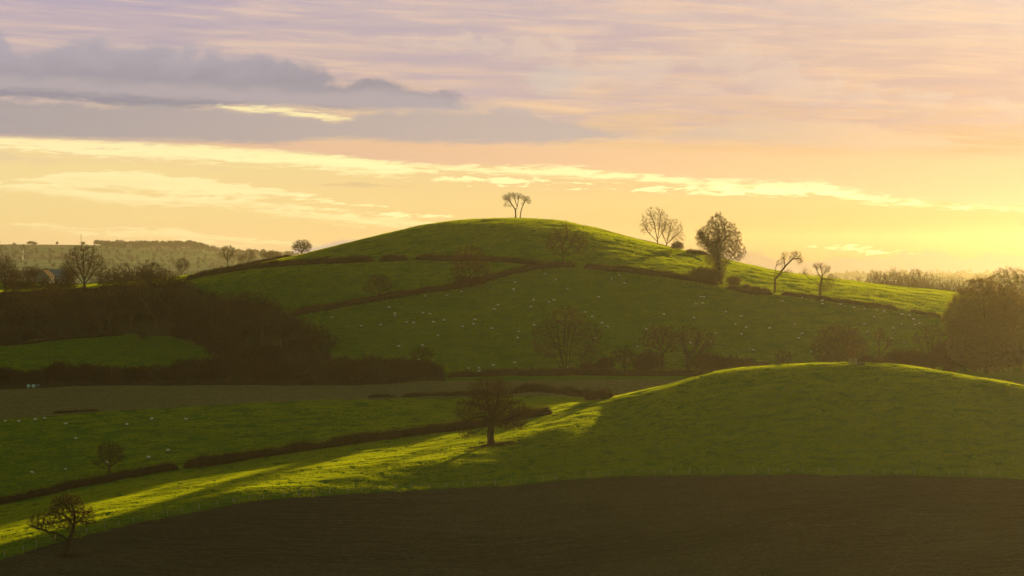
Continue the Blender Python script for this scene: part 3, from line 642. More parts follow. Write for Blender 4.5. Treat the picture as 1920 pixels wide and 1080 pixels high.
def leaf_litter(label, c, rx, ry, n, seed):
    r = np.random.default_rng(seed); a = r.random(n)*6.283; q = np.abs(r.normal(0, .5, n))
    x = c.x+np.cos(a)*q*rx; y = c.y+np.sin(a)*q*ry; p = np.stack([x, y, hxy(x, y)+r.uniform(.05, .22, n)], -1)
    aa = unit(r.normal(size=(n, 3))*np.array([1, 1, .5]))*.12; bb = unit(np.cross(aa, r.normal(size=(n, 3))))*.09
    v = np.stack([p-aa, p-bb, p+aa, p+bb], 1).reshape(-1, 3)
    o = obj('fallen_leaves', mesh_from('fallen_leaves', v, [np.arange(len(v)).reshape(-1, 4)], [M['twig_dark']], smooth=False)); tag(o, label, kind='stuff')
leaf_litter('brown fallen leaves under the spreading oak', hit(925, 835), 8, 5, 3500, 5)
leaf_litter('brown fallen leaves under the gnarled oak', hit(128, 1044), 4, 3, 700, 6)
# --- prototype trees for the woods
protos = []
for s, (H, W, kw) in enumerate([(11, 5.2, {}), (12.5, 4.6, {}), (9.5, 5.4, {}), (8, 4.2, {}), (13, 5.4, {}), (6, 3.6, {})]):
    rr = random.Random(s+5)
    ln = [[(0, 0, 0), (.1, 0, H*.25), (rr.uniform(-.5, .5), rr.uniform(-.5, .5), H*.6)]]
    for k in range(5):
        an = k*1.26+rr.random(); q = W*.65
        ln.append([(0, 0, H*.18), (math.cos(an)*q*.5, math.sin(an)*q*.5, H*.45), (math.cos(an)*q, math.sin(an)*q, H*.68)])
    cr = [(0, 0, H*.66, W*.85, W*.85, H*.34)]
    for k in range(4):
        an = k*1.57+rr.random()
        cr.append((math.cos(an)*W*.5, math.sin(an)*W*.5, H*rr.uniform(.4, .62), W*.55, W*.55, H*.26))
    protos.append(tree_mesh(ln, cr, 200+s, .32, step=.5, nattr=1000, kill=.72, jit=.24, twigs=3, tlen=.8, twr=.02, rmin=.028, sub=1, mats=(('bark_pale', 'twig', 'leaf_tan') if s in (2, 4) else ('bark', 'twig', 'leaf_tan'))))
bushp = []
for s in range(3):
    rr = random.Random(s+50); H = 3.6; ln = [[(0, 0, 0), (0, 0, 1.6)]]
    for k in range(6): ln.append([(rr.uniform(-.9, .9), rr.uniform(-.9, .9), 0), (rr.uniform(-1.8, 1.8), rr.uniform(-1.8, 1.8), rr.uniform(1.2, 2.6))])
    bushp.append(tree_mesh(ln, [(0, 0, 2.1, 2.3, 2.3, 1.5), (.8, 0, 1.5, 1.8, 1.6, 1.1), (-.9, .3, 1.4, 1.7, 1.5, 1.1)], 300+s, .09, step=.35, nattr=600, kill=.42, jit=.35, twigs=4, tlen=.6, twr=.024, rmin=.014, limb=.045))
ORD = 'first second third fourth fifth sixth seventh eighth ninth tenth eleventh twelfth thirteenth fourteenth fifteenth sixteenth seventeenth eighteenth nineteenth twentieth'.split()
def ordw(i): return ORD[i] if i < 20 else ('twenty-'+ORD[i-20] if i < 29 else ['thirtieth', 'thirty-first', 'thirty-second', 'thirty-third', 'thirty-fourth', 'thirty-fifth', 'thirty-sixth', 'thirty-seventh', 'thirty-eighth', 'thirty-ninth', 'fortieth'][min(i-29, 10)])
rw = random.Random(3)
def row(pts, txt, group, name, pr, smin=.85, smax=1.15, cat='tree', ref=11.0):
    pts = sorted(pts, key=lambda p: p[0])
    for i, (u, v, h) in enumerate(pts):
        l = hit(u, v, 900); l.z -= .2
        k = rw.randrange(len(pr)); hh = [11, 12.5, 9.5, 8, 13, 6][k] if pr is protos else 3.7
        s = (h/(F/l.y))/hh
        sw = s*rw.uniform(.9, 1.15) if s < 1.6 else s
        lab = txt % ordw(i)
        place_tree(name, pr[k], lab, l, rw.random()*6.28, (sw, sw, s), group, cat)
# back rows of the left wood: (u, v base, height px)
row([(-45, 560, 80), (10, 552, 78), (30, 562, 50), (58, 560, 46), (90, 562, 44), (122, 560, 44), (205, 560, 62), (232, 560, 68), (262, 556, 60), (284, 556, 70), (310, 560, 58), (335, 565, 50), (352, 572, 44)],
    'bare tree in the back row of the left wood, %s from the left', 'trees of the left wood', 'wood_tree', protos)
row([(-70, 590, 60), (-20, 592, 58), (25, 588, 54), (66, 592, 56), (104, 588, 52), (150, 590, 58), (190, 592, 54), (236, 590, 58), (278, 590, 56), (318, 592, 52), (360, 600, 58), (396, 604, 58), (432, 608, 60), (470, 612, 66), (505, 620, 66)],
    'brown bare tree in the second row of the left wood, %s from the left', 'trees of the left wood', 'wood_tree', protos)
row([(-60, 622, 56), (-10, 620, 48), (30, 622, 50), (72, 618, 46), (116, 616, 46), (160, 614, 48), (204, 612, 44), (246, 612, 46), (292, 614, 48), (335, 620, 54), (372, 630, 56), (410, 640, 60), (448, 645, 66), (490, 650, 76), (528, 655, 76), (560, 662, 66), (590, 668, 62)],
    'dark bare tree in the third row of the left wood, %s from the left', 'trees of the left wood', 'wood_tree', protos)
row([(-30, 644, 24), (14, 643, 26), (52, 640, 24), (92, 636, 26), (130, 632, 24), (170, 629, 26), (208, 627, 22), (340, 636, 28), (376, 648, 30), (404, 662, 34), (425, 680, 62), (450, 682, 40), (480, 688, 44), (514, 692, 44), (546, 694, 46), (578, 696, 40)],
    'dark bush in the front row of the left wood, %s from the left', 'bushes of the left wood', 'wood_bush', bushp, cat='bush')
row([(-50, 722, 40), (-20, 722, 36), (8, 722, 36), (34, 722, 30), (62, 721, 30), (88, 721, 34), (112, 721, 46), (134, 721, 36), (160, 721, 42), (186, 721, 38), (214, 721, 36), (242, 720, 34), (268, 720, 36), (296, 720, 38), (322, 720, 36), (346, 720, 48), (372, 720, 50),
     (400, 720, 52), (430, 719, 56), (462, 719, 50), (492, 719, 48), (524, 719, 46), (556, 718, 54), (590, 718, 48)],
    'dark shrub in the thicket under the left green field, %s from the left', 'thicket below the left wood', 'thicket_bush', bushp, cat='bush')
row([(618, 717, 44), (646, 717, 50), (672, 717, 44), (696, 717, 52), (722, 716, 44), (748, 716, 48), (772, 715, 44), (796, 714, 40), (814, 712, 32)],
    'brown shrub at the right end of the thicket, %s after the ivy-covered tree', 'thicket right of the left wood', 'thicket_bush', bushp, cat='bush')
hero('thicket_tree', 'thin bare tree rising from the right end of the thicket', hit(791, 705), [[(0, 0), (0, 24), (2, 40)], [(0, 20), (-12, 34)], [(0, 20), (12, 30)]], [(0, 40, 26, 18)], 52, .26, nattr=420, kill=.75, twigs=2)
hero('thicket_tree', 'upright bare tree with a straight trunk at the right end of the left wood', hit(566, 676), [[(0, 0), (0, 30), (0, 64)], [(0, 24), (-14, 48)], [(0, 24), (14, 48)]], [(0, 58, 24, 26), (0, 36, 28, 22)], 53, .34, nattr=700, kill=.75, twigs=2)
row([(1105, 700, 24), (1135, 700, 32), (1205, 700, 26), (1218, 700, 44), (1320, 700, 40), (1345, 700, 36), (1372, 700, 34), (1402, 699, 30), (1432, 699, 24), (1500, 699, 22), (1625, 698, 34), (1660, 698, 34), (1685, 698, 44), (1712, 698, 44), (1735, 698, 36), (1775, 698, 56), (1800, 698, 66), (1826, 698, 58), (1852, 698, 64), (1880, 698, 60), (1910, 698, 56)],
    'brown shrub in the low hedge row behind the near hill, %s from the left', 'shrubs at the foot of the big hill', 'row_shrub', bushp, cat='bush')
row([(1845, 722, 14), (1862, 724, 16), (1885, 727, 18), (1905, 730, 16), (1780, 700, 18)], 'little dark bush just beyond the right end of the near hill, %s from the left', 'bushes beyond the near hill', 'small_bush', bushp, cat='bush')
row([(1312, 532, 34), (1334, 534, 30), (1376, 538, 22), (1400, 548, 16), (1418, 553, 18), (1434, 554, 16), (866, 540, 26), (895, 538, 22), (1270, 470, 18)], 'brown hedge bush on the big hill, %s from the left', 'bushes along the hill hedges', 'hedge_bush', bushp, cat='bush')

# distant golden woodland right
pts = [(1592, 0, 26), (1606, 0, 30), (1638, 0, 44), (1652, 0, 42), (1664, 0, 36), (1676, 0, 48), (1690, 0, 42), (1703, 0, 40), (1716, 0, 48), (1728, 0, 36), (1741, 0, 42), (1755, 0, 34), (1768, 0, 30), (1782, 0, 32), (1620, 0, 22), (1800, 0, 30), (1720, 0, 22), (1740, 0, 20)]
for i, (u, _, h) in enumerate(sorted(pts)):
    Y = 1750+rw.uniform(-80, 120); l = at(u, Y); vb = VH-F*l.z/Y; top = 548-h
    hh = (vb-top)/(F/Y); k = rw.choice([1, 4, 0]); ph = [11, 12.5, 9.5, 8, 13, 6][k]; s = hh/ph
    place_tree('distant_tree', protos[k], 'hazy golden tree of the far right woodland, %s from the left' % ordw(i), l, rw.random()*6, (min(s, 1.3), min(s, 1.3), s), 'far right woodland')

# ------------------------------------------------------------------ hedges
def hedge(label, pts, h, w=2.4, dens=60, seed=0, ymin=480, name='hedge', Yfix=None):
    r = np.random.default_rng(seed)
    P = [hit(u, v, ymin) if Yfix is None else at(u, Yfix(u)) for u, v in pts]
    P = np.array([p[:] for p in P]); seg = np.linalg.norm(np.diff(P[:, :2], axis=0), axis=1); cum = np.concatenate([[0], np.cumsum(seg)])
    n = max(4, int(cum[-1]/1.2)); t = np.linspace(0, cum[-1], n)
    cx = np.interp(t, cum, P[:, 0]); cy = np.interp(t, cum, P[:, 1])
    k = np.ones(5)/5
    if n > 8:
        pad = lambda a: np.convolve(np.concatenate([[a[0]]*2, a, [a[-1]]*2]), k, 'valid'); cx = pad(cx); cy = pad(cy)
    cx = cx+.5*vnoise(t/9, t*0+seed, 8); 
    tx = np.gradient(cx); ty = np.gradient(cy); L = np.hypot(tx, ty)+1e-9; nx, ny = -ty/L, tx/L
    h = h*1.1
    hh = h*(1+.35*vnoise(t/6, t*0, seed+9)+.3*vnoise(t/1.7, t*0, seed+10)); hh *= np.clip(np.minimum(t, cum[-1]-t)/3.5+.25, 0, 1)
    prof = [(-.5, -.3), (-.52, .35), (-.42, .75), (-.15, .93), (.15, .93), (.42, .75), (.52, .35), (.5, -.3)]
    V_ = []
    for j, (a, b) in enumerate(prof):
        jw = 1+.5*vnoise(t/1.5, t*0+j*3, seed+11)
        X = cx+nx*a*w*jw*.8; Y = cy+ny*a*w*jw*.8; base = hxy(X, Y)
        V_.append(np.stack([X, Y, base+b*hh*.76+.12*vnoise(t/.8, t*0+j, seed+12)], -1))
    m = len(prof); v = np.stack(V_, 1).reshape(-1, 3)
    i = np.arange(n-1)[:, None]*m; j = np.arange(m-1)[None, :]
    q = np.stack([i+j, i+j+1, i+m+j+1, i+m+j], -1).reshape(-1, 4)
    caps = [np.array([list(range(m))]), np.array([[(n-1)*m+a for a in range(m)][::-1]])]
    # sprays of twigs
    K = int(cum[-1]*dens); ti = r.random(K)*(n-1); i0 = np.minimum(ti.astype(int), n-2); f = ti-i0
    side = r.uniform(-1, 1, K); ang = side*1.45
    X = cx[i0]*(1-f)+cx[i0+1]*f; Y = cy[i0]*(1-f)+cy[i0+1]*f; H = hh[i0]*(1-f)+hh[i0+1]*f; NX = nx[i0]; NY = ny[i0]
    ox = np.sin(ang)*w*.42; bz = np.cos(ang)*H*.8*r.uniform(.75, 1, K); X = X+NX*ox; Y = Y+NY*ox
    base = np.stack([X, Y, hxy(X, Y)+np.maximum(bz, .1)], -1)
    d = unit(np.stack([NX*np.sin(ang)*.7, NY*np.sin(ang)*.7, .8+0*X], -1)+r.normal(0, .45, (K, 3)))
    l = r.uniform(.4, 1.3, K)*h/2.5
    tv, tq = tubes(base, base+d*l[:, None], np.full(K, .03), np.full(K, .008), d, d, 3)
    # leaf-like flecks
    K2 = K; kk = r.integers(0, K, K2); c = base[kk]+r.normal(0, .22, (K2, 3)); aa = unit(r.normal(size=(K2, 3)))*.09; bb = unit(np.cross(aa, r.normal(size=(K2, 3))))*.06
    lv = np.stack([c-aa, c-bb, c+aa, c+bb], 1).reshape(-1, 3)
    nv = len(v); nv2 = nv+len(tv)
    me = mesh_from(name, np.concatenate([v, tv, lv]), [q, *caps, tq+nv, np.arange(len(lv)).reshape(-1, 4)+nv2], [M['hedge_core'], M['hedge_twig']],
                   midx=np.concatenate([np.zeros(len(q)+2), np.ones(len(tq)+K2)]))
    o = obj(name, me); return tag(o, label, 'hedge', 'field hedges')
hedge('dark hedge at lower left between sheep pasture and sunlit strip, left of a gap', [(-200, 985), (0, 946), (60, 934), (130, 917), (200, 905), (270, 890), (338, 880)], 2.3, 3.2, seed=1)
hedge('long brown hedge running from lower left up behind the spreading oak', [(341, 879), (400, 873), (533, 852), (640, 836), (740, 822), (853, 808), (905, 800), (960, 791), (1030, 778)], 2.9, 3.2, seed=2)
hedge('short brown hedge between stubble and pasture left of the oak', [(748, 745), (800, 743), (870, 742), (930, 740)], 1.5, 2.2, seed=3, ymin=860)
hedge('small dark hedge stub at the stubble edge', [(690, 746), (720, 745), (742, 745)], 1.3, 2, seed=4, ymin=860)
hedge('curved hedge between pasture and pale field right of the oak', [(960, 738), (1000, 734), (1050, 738), (1100, 745), (1140, 751)], 2.6, 3.2, seed=5, ymin=860)
hedge('straight dark hedge along the foot of the big hill', [(836, 708), (900, 706), (960, 704), (1060, 704), (1160, 705), (1260, 705), (1400, 704), (1600, 703), (1760, 700)], 2.5, 3, seed=6, ymin=900)
hedge('upper hedge crossing the big hill from the left wood', [(347, 526), (400, 515), (480, 503), (560, 497), (640, 494), (704, 491)], 2.8, 3.2, seed=7, ymin=1100)
hedge('short length of upper hill hedge between two narrow gaps', [(708, 491), (740, 489), (768, 488)], 2.6, 3, seed=8, ymin=1100)
hedge('upper hill hedge running right to where the hedges meet', [(774, 488), (840, 489), (900, 490), (960, 492), (1018, 498)], 2.2, 3, seed=9, ymin=1100)
hedge('middle hill hedge climbing from the left wood to the meeting point', [(545, 594), (600, 585), (650, 574), (700, 566), (780, 553), (850, 543), (900, 531), (950, 516), (1000, 505), (1080, 500)], 2.4, 3, seed=10, ymin=1050)
hedge('right hill hedge descending from the gap to the ivy-clad tree', [(1096, 503), (1150, 509), (1220, 516), (1290, 526), (1350, 536)], 2.3, 3, seed=11, ymin=1050)
hedge('thin hedge bank between the ivy-clad tree and the leaning tree', [(1362, 541), (1400, 550), (1450, 553)], 2.0, 3, seed=12, ymin=1050)
hedge('reddish hedge bank right of the leaning tree up to the field gap', [(1462, 553), (1510, 558), (1560, 565), (1620, 573), (1686, 582)], 1.7, 2.4, seed=13, ymin=1050)
hedge('last short hedge before the golden clump', [(1704, 584), (1735, 590), (1768, 597)], 1.6, 2.2, seed=14, ymin=1050)
hedge('low scrub hedge behind the skyline left of the ivy-clad tree', [(1285, 473), (1300, 475), (1330, 480)], 1.8, 2.4, seed=15, ymin=1050)
hedge('pale scrubby hedge on the skyline at the left end of the big hill', [(370, 0), (420, 0), (500, 0), (548, 0)], 1.6, 3, dens=60, seed=16, Yfix=lambda u: float(np.interp(u, [370, 560], [1376, 1362])))
hedge('rough grassy bank along the front of the left wood', [(-60, 650), (0, 649), (60, 644), (150, 634), (235, 628)], .9, 2.4, seed=17, ymin=1050)
hedge('low dark bank at the left end of the stubble field', [(95, 776), (140, 773), (190, 770)], .7, 3, seed=18, ymin=860)

# ------------------------------------------------------------------ fence
def bx(bm, c, s, rot=None):
    m = Matrix.Translation(c) @ (rot or Matrix()) @ Matrix.Diagonal((*s, 1)); bmesh.ops.create_cube(bm, size=1, matrix=m)
def bm_mesh(bm, name, mats, smooth=False):
    me = bpy.data.meshes.new(name); bm.to_mesh(me); bm.free()
    for m in mats: me.materials.append(m)
    if smooth: me.polygons.foreach_set('use_smooth', [True]*len(me.polygons))
    return me
def cyl(bm, a, b, r0, r1, n=8):
    a = Vector(a); b = Vector(b); d = b-a
    m = Matrix.Translation((a+b)/2) @ d.to_track_quat('Z', 'Y').to_matrix().to_4x4()
    bmesh.ops.create_cone(bm, cap_ends=True, segments=n, radius1=r0, radius2=r1, depth=d.length, matrix=m)
fr = bpy.data.objects.new('field_fence', None); col.objects.link(fr); fr.location = at(960, 715)
tag(fr, 'post and wire fence along the edge of the ploughed field', 'fence')
bm = bmesh.new(); cyl(bm, (0, 0, -.3), (0, 0, 1.2), .085, .08, 7); cyl(bm, (0, 0, 1.2), (0, 0, 1.26), .08, .04, 7); pm = bm_mesh(bm, 'post', [M['wood']])
ups = list(np.arange(10, 1900, 30.5)); wp = []
rp = random.Random(4)
for i, u in enumerate(ups):
    u += rp.uniform(-4, 4); Y = float(np.interp(u, US, KY[6]))+1.6; p = at(u, Y)
    p.z += float(micro(np.array(p.x), np.array(p.y))); wp.append(p)
    q = obj('post', pm, fr, p-fr.location, rp.random(), 1); q.rotation_euler = (rp.uniform(-.06, .06), rp.uniform(-.06, .06), rp.random()); s = rp.uniform(.8, 1.25); q.scale = (1.15, 1.15, s)
for hgt in (.35, .7, 1.02):
    bm = bmesh.new()
    for a, b in zip(wp[:-1], wp[1:]): cyl(bm, a-fr.location+Vector((0, 0, hgt)), b-fr.location+Vector((0, 0, hgt)), .006, .006, 3)
    obj('wire', bm_mesh(bm, 'wire', [M['wire']]), fr)

# tree guard + trough
gl = g.copy()
t = bpy.data.objects.new('tree_guard', None); col.objects.link(t); t.location = gl; tag(t, 'square wooden post and rail guard around the young tree', 'tree guard')
def part_box(name, parent, boxes, mat):
    bm = bmesh.new()
    for c, s in boxes: bx(bm, c, s)
    bmesh.ops.bevel(bm, geom=bm.edges[:], offset=.008, segments=1, affect='EDGES')
    return obj(name, bm_mesh(bm, name, [mat]), parent)
for sx in (-1, 1):
    for sy in (-1, 1): part_box('post', t, [((sx*1.0, sy*1.0, .75), (.13, .13, 2.0))], M['wood'])
for zz in (.25, .62, .95, 1.3, 1.62):
    for k in range(4):
        c = [(0, 1.08), (0, -1.08), (1.08, 0), (-1.08, 0)][k]
        part_box('rail', t, [((c[0], c[1], zz+.02*k), (2.3 if k < 2 else .04, .04 if k < 2 else 2.3, .12))], M['wood'])
t = bpy.data.objects.new('water_trough', None); col.objects.link(t); t.location = at(1614, 825); tag(t, 'low dark water trough beside the tree guard', 'trough')
bm = bmesh.new(); L_, W_, H_ = 2.3, .7, .62
bx(bm, (0, -W_/2, H_/2+.1), (L_, .05, H_)); bx(bm, (0, W_/2, H_/2+.1), (L_, .05, H_)); bx(bm, (-L_/2, 0, H_/2+.1), (.05, W_-.06, H_-.01)); bx(bm, (L_/2, 0, H_/2+.1), (.05, W_-.06, H_-.01)); bx(bm, (0, 0, .15), (L_-.1, W_-.1, .05))
obj('basin', bm_mesh(bm, 'basin', [M['trough']]), t)
for sx in (-.9, .9): part_box('support', t, [((sx, 0, 0), (.12, W_, .3))], M['trough'])

# ------------------------------------------------------------------ sheep
def skin_body(name, nodes, edges, mats, cols=None):
    me = bpy.data.meshes.new(name); me.from_pydata([n[:3] for n in nodes], edges, []); o = bpy.data.objects.new(name, me); col.objects.link(o)
    o.modifiers.new('s', 'SKIN'); md = o.modifiers.new('d', 'SUBSURF'); md.levels = 1; md.render_levels = 1
    for i, n in enumerate(nodes):
        sv = me.skin_vertices[0].data[i]; sv.radius = (n[3], n[4] if len(n) > 4 else n[3]); sv.use_root = (i == 0)
    dg = bpy.context.evaluated_depsgraph_get(); dg.update()
    res = bpy.data.meshes.new_from_object(o.evaluated_get(dg)); bpy.data.objects.remove(o)
    res.name = name; res.materials.clear()
    for m in mats: res.materials.append(m)
    for p in res.polygons:
        p.use_smooth = True; c = p.center
        p.material_index = 1 if cols and cols(c) else 0
    return res
def sheep_mesh(pose):
    n = [(0, 0, .62, .27), (.28, 0, .64, .27), (-.30, 0, .62, .27), (-.52, 0, .60, .19)]; e = [(0, 1), (0, 2), (2, 3)]
    if pose == 'graze': hd = [(.52, 0, .60, .17), (.72, 0, .36, .10), (.84, 0, .16, .075), (.92, 0, .06, .045)]
    elif pose == 'stand': hd = [(.50, 0, .72, .17), (.64, 0, .94, .11), (.76, 0, 1.0, .085), (.92, 0, .93, .05)]
    else: hd = [(.50, 0, .70, .16), (.62, 0, .84, .10), (.74, 0, .86, .08), (.88, 0, .80, .05)]
    b = 1
    for q in hd: n.append(q); e.append((b, len(n)-1)); b = len(n)-1
    if pose == 'lie':
        n = [(x, y, z-.34, *r) for (x, y, z, *r) in n]
    else:
        for sx, root in ((.34, 1), (-.36, 2)):
            for sy in (-1, 1):
                n.append((sx, sy*.14, .36, .075)); e.append((root, len(n)-1)); n.append((sx+.02, sy*.15, .18, .04)); e.append((len(n)-2, len(n)-1)); n.append((sx, sy*.15, .02, .04)); e.append((len(n)-2, len(n)-1))
    z0 = -.34 if pose == 'lie' else 0
    return skin_body('sheep_'+pose, n, e, [M['fleece'], M['sheep_face']], lambda c: (c.z < .30+z0*3) or (c.x > .66))
SM = {p: sheep_mesh(p) for p in ('graze', 'stand', 'lie')}
S1 = [(1021,514.3),(1041.7,525.3),(965.3,530.3),(963.3,543),(1064,541.7),(1161.7,515.3),(1147,522.3),(1171.3,531),(865,547.3),(838.3,552.3),(797,556.7),(1000.3,562.7),(1029,567),(1039,562.7),(994.3,575.3),(934,571.3),(926.7,580.7),(1122,558),(1097.7,584.3),(1110.3,594.3),(1129,605.7),(1139.7,613.7),(1001,611),(1055.7,621),(1116,635.7),(1212,617.7),(1194.7,649.3),(1245,590.3),(730,576.7),(739.7,588.7),(741.3,592.3),(792.7,587.3),(805.7,588),(762,605.7),(775.7,606.3),(813,604.7),(832,600.7),(890.3,598),(887.7,607.7),(867.7,613),(922,616.3),(972.3,620.7),(971,634),(821,630.3),(677,612),(714,609.3),(747.7,651),(792.7,649.3),(785.7,674.7),(878.3,691.7),(898.3,690.7),(899,696),(924.7,685.7),(965,681),(1065,687.7),(1177.3,675),(622.8,595.8),
(1369,540.3),(1313.7,555),(1320,557),(1304.7,570.7),(1317.7,569.3),(1360.7,584.7),(1389.3,593),(1301.7,597.3),(1379,608.7),(1398.7,615),(1341.7,623.3),(1390,627.7),(1442.7,616.3),(1489.7,607.3),(1504,626.7),(1497,634.7),(1466.7,564.7),(1503.7,556.5),(1541.3,564),(1541.7,570),(1576,571),(1584.7,575.3),(1601,577.7),(1621,580),(1644,582),(1657.7,584),(1639,594.3),(1621,607),(1626.3,622.3),(1675,615.7),(1691,609),(1691,590),(1705,592),(1713.3,598),(1715.7,609.7),(1724.7,607.3),(1672.3,636.3),(1695.3,644.3),(1520.7,660.3),(1412,656.7),(1363.7,672.3),(1401.7,674.7),(1295,643.3),(1333,640.7)]
S2 = [(9.3,788.3),(35,790),(66.7,787.3),(83.7,785),(123.3,795.3),(237.7,796.7),(285,786),(349,785),(142.3,820.7),(315,845),(279.3,866),(199.7,871.7),(123,883),(61,896.3)]
LM1 = [('twin-headed middle-hedge tree', 880, 500), ('small middle-hedge tree', 710, 540), ('airy tree where hedges meet', 1057, 470), ('tall ivy-clad tree', 1352, 480), ('leaning split tree', 1455, 520), ('stout pollarded tree', 1538, 530), ('ivy-covered tree of the left wood', 610, 650), ('many-stemmed fan tree', 1062, 640), ('leafless oak in the low row', 1241, 650), ('big round brown tree', 1574, 650), ('golden clump at right', 1800, 600), ('pale hill sheep hedge end', -5000, 0)]
LM2 = [('little hedge tree', 204, 850), ('stubble edge at far left', 0, 775), ('right end of the pasture dip', 420, 800)]
def sheeps(S, LM, place, group, ymin, seed):
    rs = random.Random(seed); buckets = {}
    for (u, v) in S:
        nm, lu, lv = min(LM, key=lambda q: math.hypot(q[1]-u, q[2]-v)); du, dv = u-lu, v-lv
        sd = ('right of' if du > 0 else 'left of') if abs(du) > abs(dv) else ('below' if dv > 0 else 'above')
        buckets.setdefault((nm, sd), []).append((math.hypot(du, dv), u, v))
    for (nm, sd), L in buckets.items():
        for i, (d, u, v) in enumerate(sorted(L)):
            pose = rs.choices(['graze', 'stand', 'lie'], [.7, .15, .15])[0]
            loc = hit(u, v+2.4, ymin); loc.z -= .02
            o = obj('sheep', SM[pose], loc=loc, rz=rs.choice([0, math.pi])+rs.gauss(0, .5), s=rs.uniform(.9, 1.1))
            act = {'graze': 'grazing', 'stand': 'standing', 'lie': 'lying'}[pose]
            lab = f"{act} sheep, {ordw(i)} nearest {sd} the {nm}" if i else f"{act} sheep, nearest of all {sd} the {nm}"
            tag(o, lab, 'sheep', group)
sheeps(S1, LM1, 'hill', 'sheep on the big hill', 1000, 1)
sheeps(S2, LM2, 'left pasture', 'sheep in the left pasture', 860, 2)

# pheasant
n = [(0, 0, .30, .085), (.12, 0, .34, .08), (.20, 0, .46, .04), (.23, 0, .60, .035), (.30, 0, .61, .018), (-.14, 0, .27, .06), (-.3, 0, .20, .03), (-.75, 0, .05, .015),
     (.02, .05, .14, .02), (.02, .05, .01, .015), (.02, -.05, .14, .02), (.02, -.05, .01, .015)]
e = [(0, 1), (1, 2), (2, 3), (3, 4), (0, 5), (5, 6), (6, 7), (0, 8), (8, 9), (0, 10), (10, 11)]
pm_ = skin_body('pheasant', n, e, [M['feather_dark'], M['feather_pale']], lambda c: c.x < -.1)
o = obj('pheasant', pm_, loc=hit(444, 941.5), rz=.35, s=1.45); tag(o, 'long-tailed pheasant standing on the grass by the ploughed field edge', 'bird')

# bales
for i, (u, m, lab) in enumerate([(53.5, 'bale_green', 'pale green wrapped round bale, left of the three'), (63, 'bale_green', 'pale green wrapped round bale, middle of the three'), (72, 'bale_black', 'dark wrapped round bale, right of the three')]):
    bm = bmesh.new(); cyl(bm, (-.62, 0, .62), (.62, 0, .62), .64, .64, 24)
    bmesh.ops.bevel(bm, geom=[ed for ed in bm.edges if len(ed.link_faces) == 2 and abs(ed.link_faces[0].normal.dot(ed.link_faces[1].normal)) < .3], offset=.12, segments=3, affect='EDGES')
    l = hit(u, 727.4, 900); o = obj('wrapped_bale', bm_mesh(bm, 'wrapped_bale', [M[m]], True), loc=l, rz=[.2, -.1, .5][i]); tag(o, lab, 'bale', 'wrapped bales at the field edge')

# houses
def house(label, u, Y, w, d, h, rh, rz, roof, zoff=0):
    l = at(u, Y); l.z -= .3; t = bpy.data.objects.new('house', None); col.objects.link(t); t.location = l; t.rotation_euler = (0, 0, rz); tag(t, label, 'house', 'village houses behind the left wood')
    v = [(-w/2, -d/2, 0), (w/2, -d/2, 0), (w/2, d/2, 0), (-w/2, d/2, 0), (-w/2, -d/2, h), (w/2, -d/2, h), (w/2, d/2, h), (-w/2, d/2, h), (-w/2, 0, h+rh), (w/2, 0, h+rh)]
    f = [(0, 1, 5, 4), (2, 3, 7, 6), (1, 2, 6, 9, 5), (3, 0, 4, 8, 7), (0, 3, 2, 1)]
    me = bpy.data.meshes.new('wall'); me.from_pydata(v, [], f); me.materials.append(M['stone']); obj('wall', me, t)
    ov = .35; th = .18
    for s in (-1, 1):
        k = rh/(d/2); y1 = s*(d/2+ov); z1 = h-ov*k+.04
        vv = [(-w/2-ov, 0, h+rh+.04), (w/2+ov, 0, h+rh+.04), (w/2+ov, y1, z1), (-w/2-ov, y1, z1)]
        vv += [(a, b, c+th) for a, b, c in vv]
        me = bpy.data.meshes.new('roof'); me.from_pydata(vv, [], [(0, 1, 2, 3), (4, 5, 6, 7), (0, 1, 5, 4), (1, 2, 6, 5), (2, 3, 7, 6), (3, 0, 4, 7)]); me.materials.append(M[roof]); rf = obj('roof', me, t)
        if s == 1:
            bm = bmesh.new(); bx(bm, (w*.35, 0, h+rh+.5), (.8, .6, 1.6)); bx(bm, (w*.35, 0, h+rh+1.35), (.95, .75, .12)); obj('chimney', bm_mesh(bm, 'chimney', [M['stone']]), rf)
    for zz in ((1.4, h-1.1) if h > 4 else (1.5,)):
        for xx in (-w*.3, 0, w*.3):
            bm = bmesh.new(); bx(bm, (xx, -d/2-.03, zz), (1.15, .1, 1.25)); wf = obj('window', bm_mesh(bm, 'window', [M['white_paint']]), t)
            bm = bmesh.new(); bx(bm, (xx, -d/2-.09, zz), (.95, .04, 1.05)); obj('pane', bm_mesh(bm, 'pane', [M['glass']]), wf)
    return t
house('stone house with a brown gabled roof end-on among the trees', 85, 1640, 9, 7.5, 4.4, 3.2, R(78), 'roof_brown')
house('slate-roofed house with a chimney right of the brown-roofed house', 107, 1700, 11, 7.5, 5.4, 3.6, R(20), 'slate')
house('low house with a long brown roof behind the gabled house', 72, 1760, 12, 7, 4.2, 3.2, R(6), 'roof_brown')

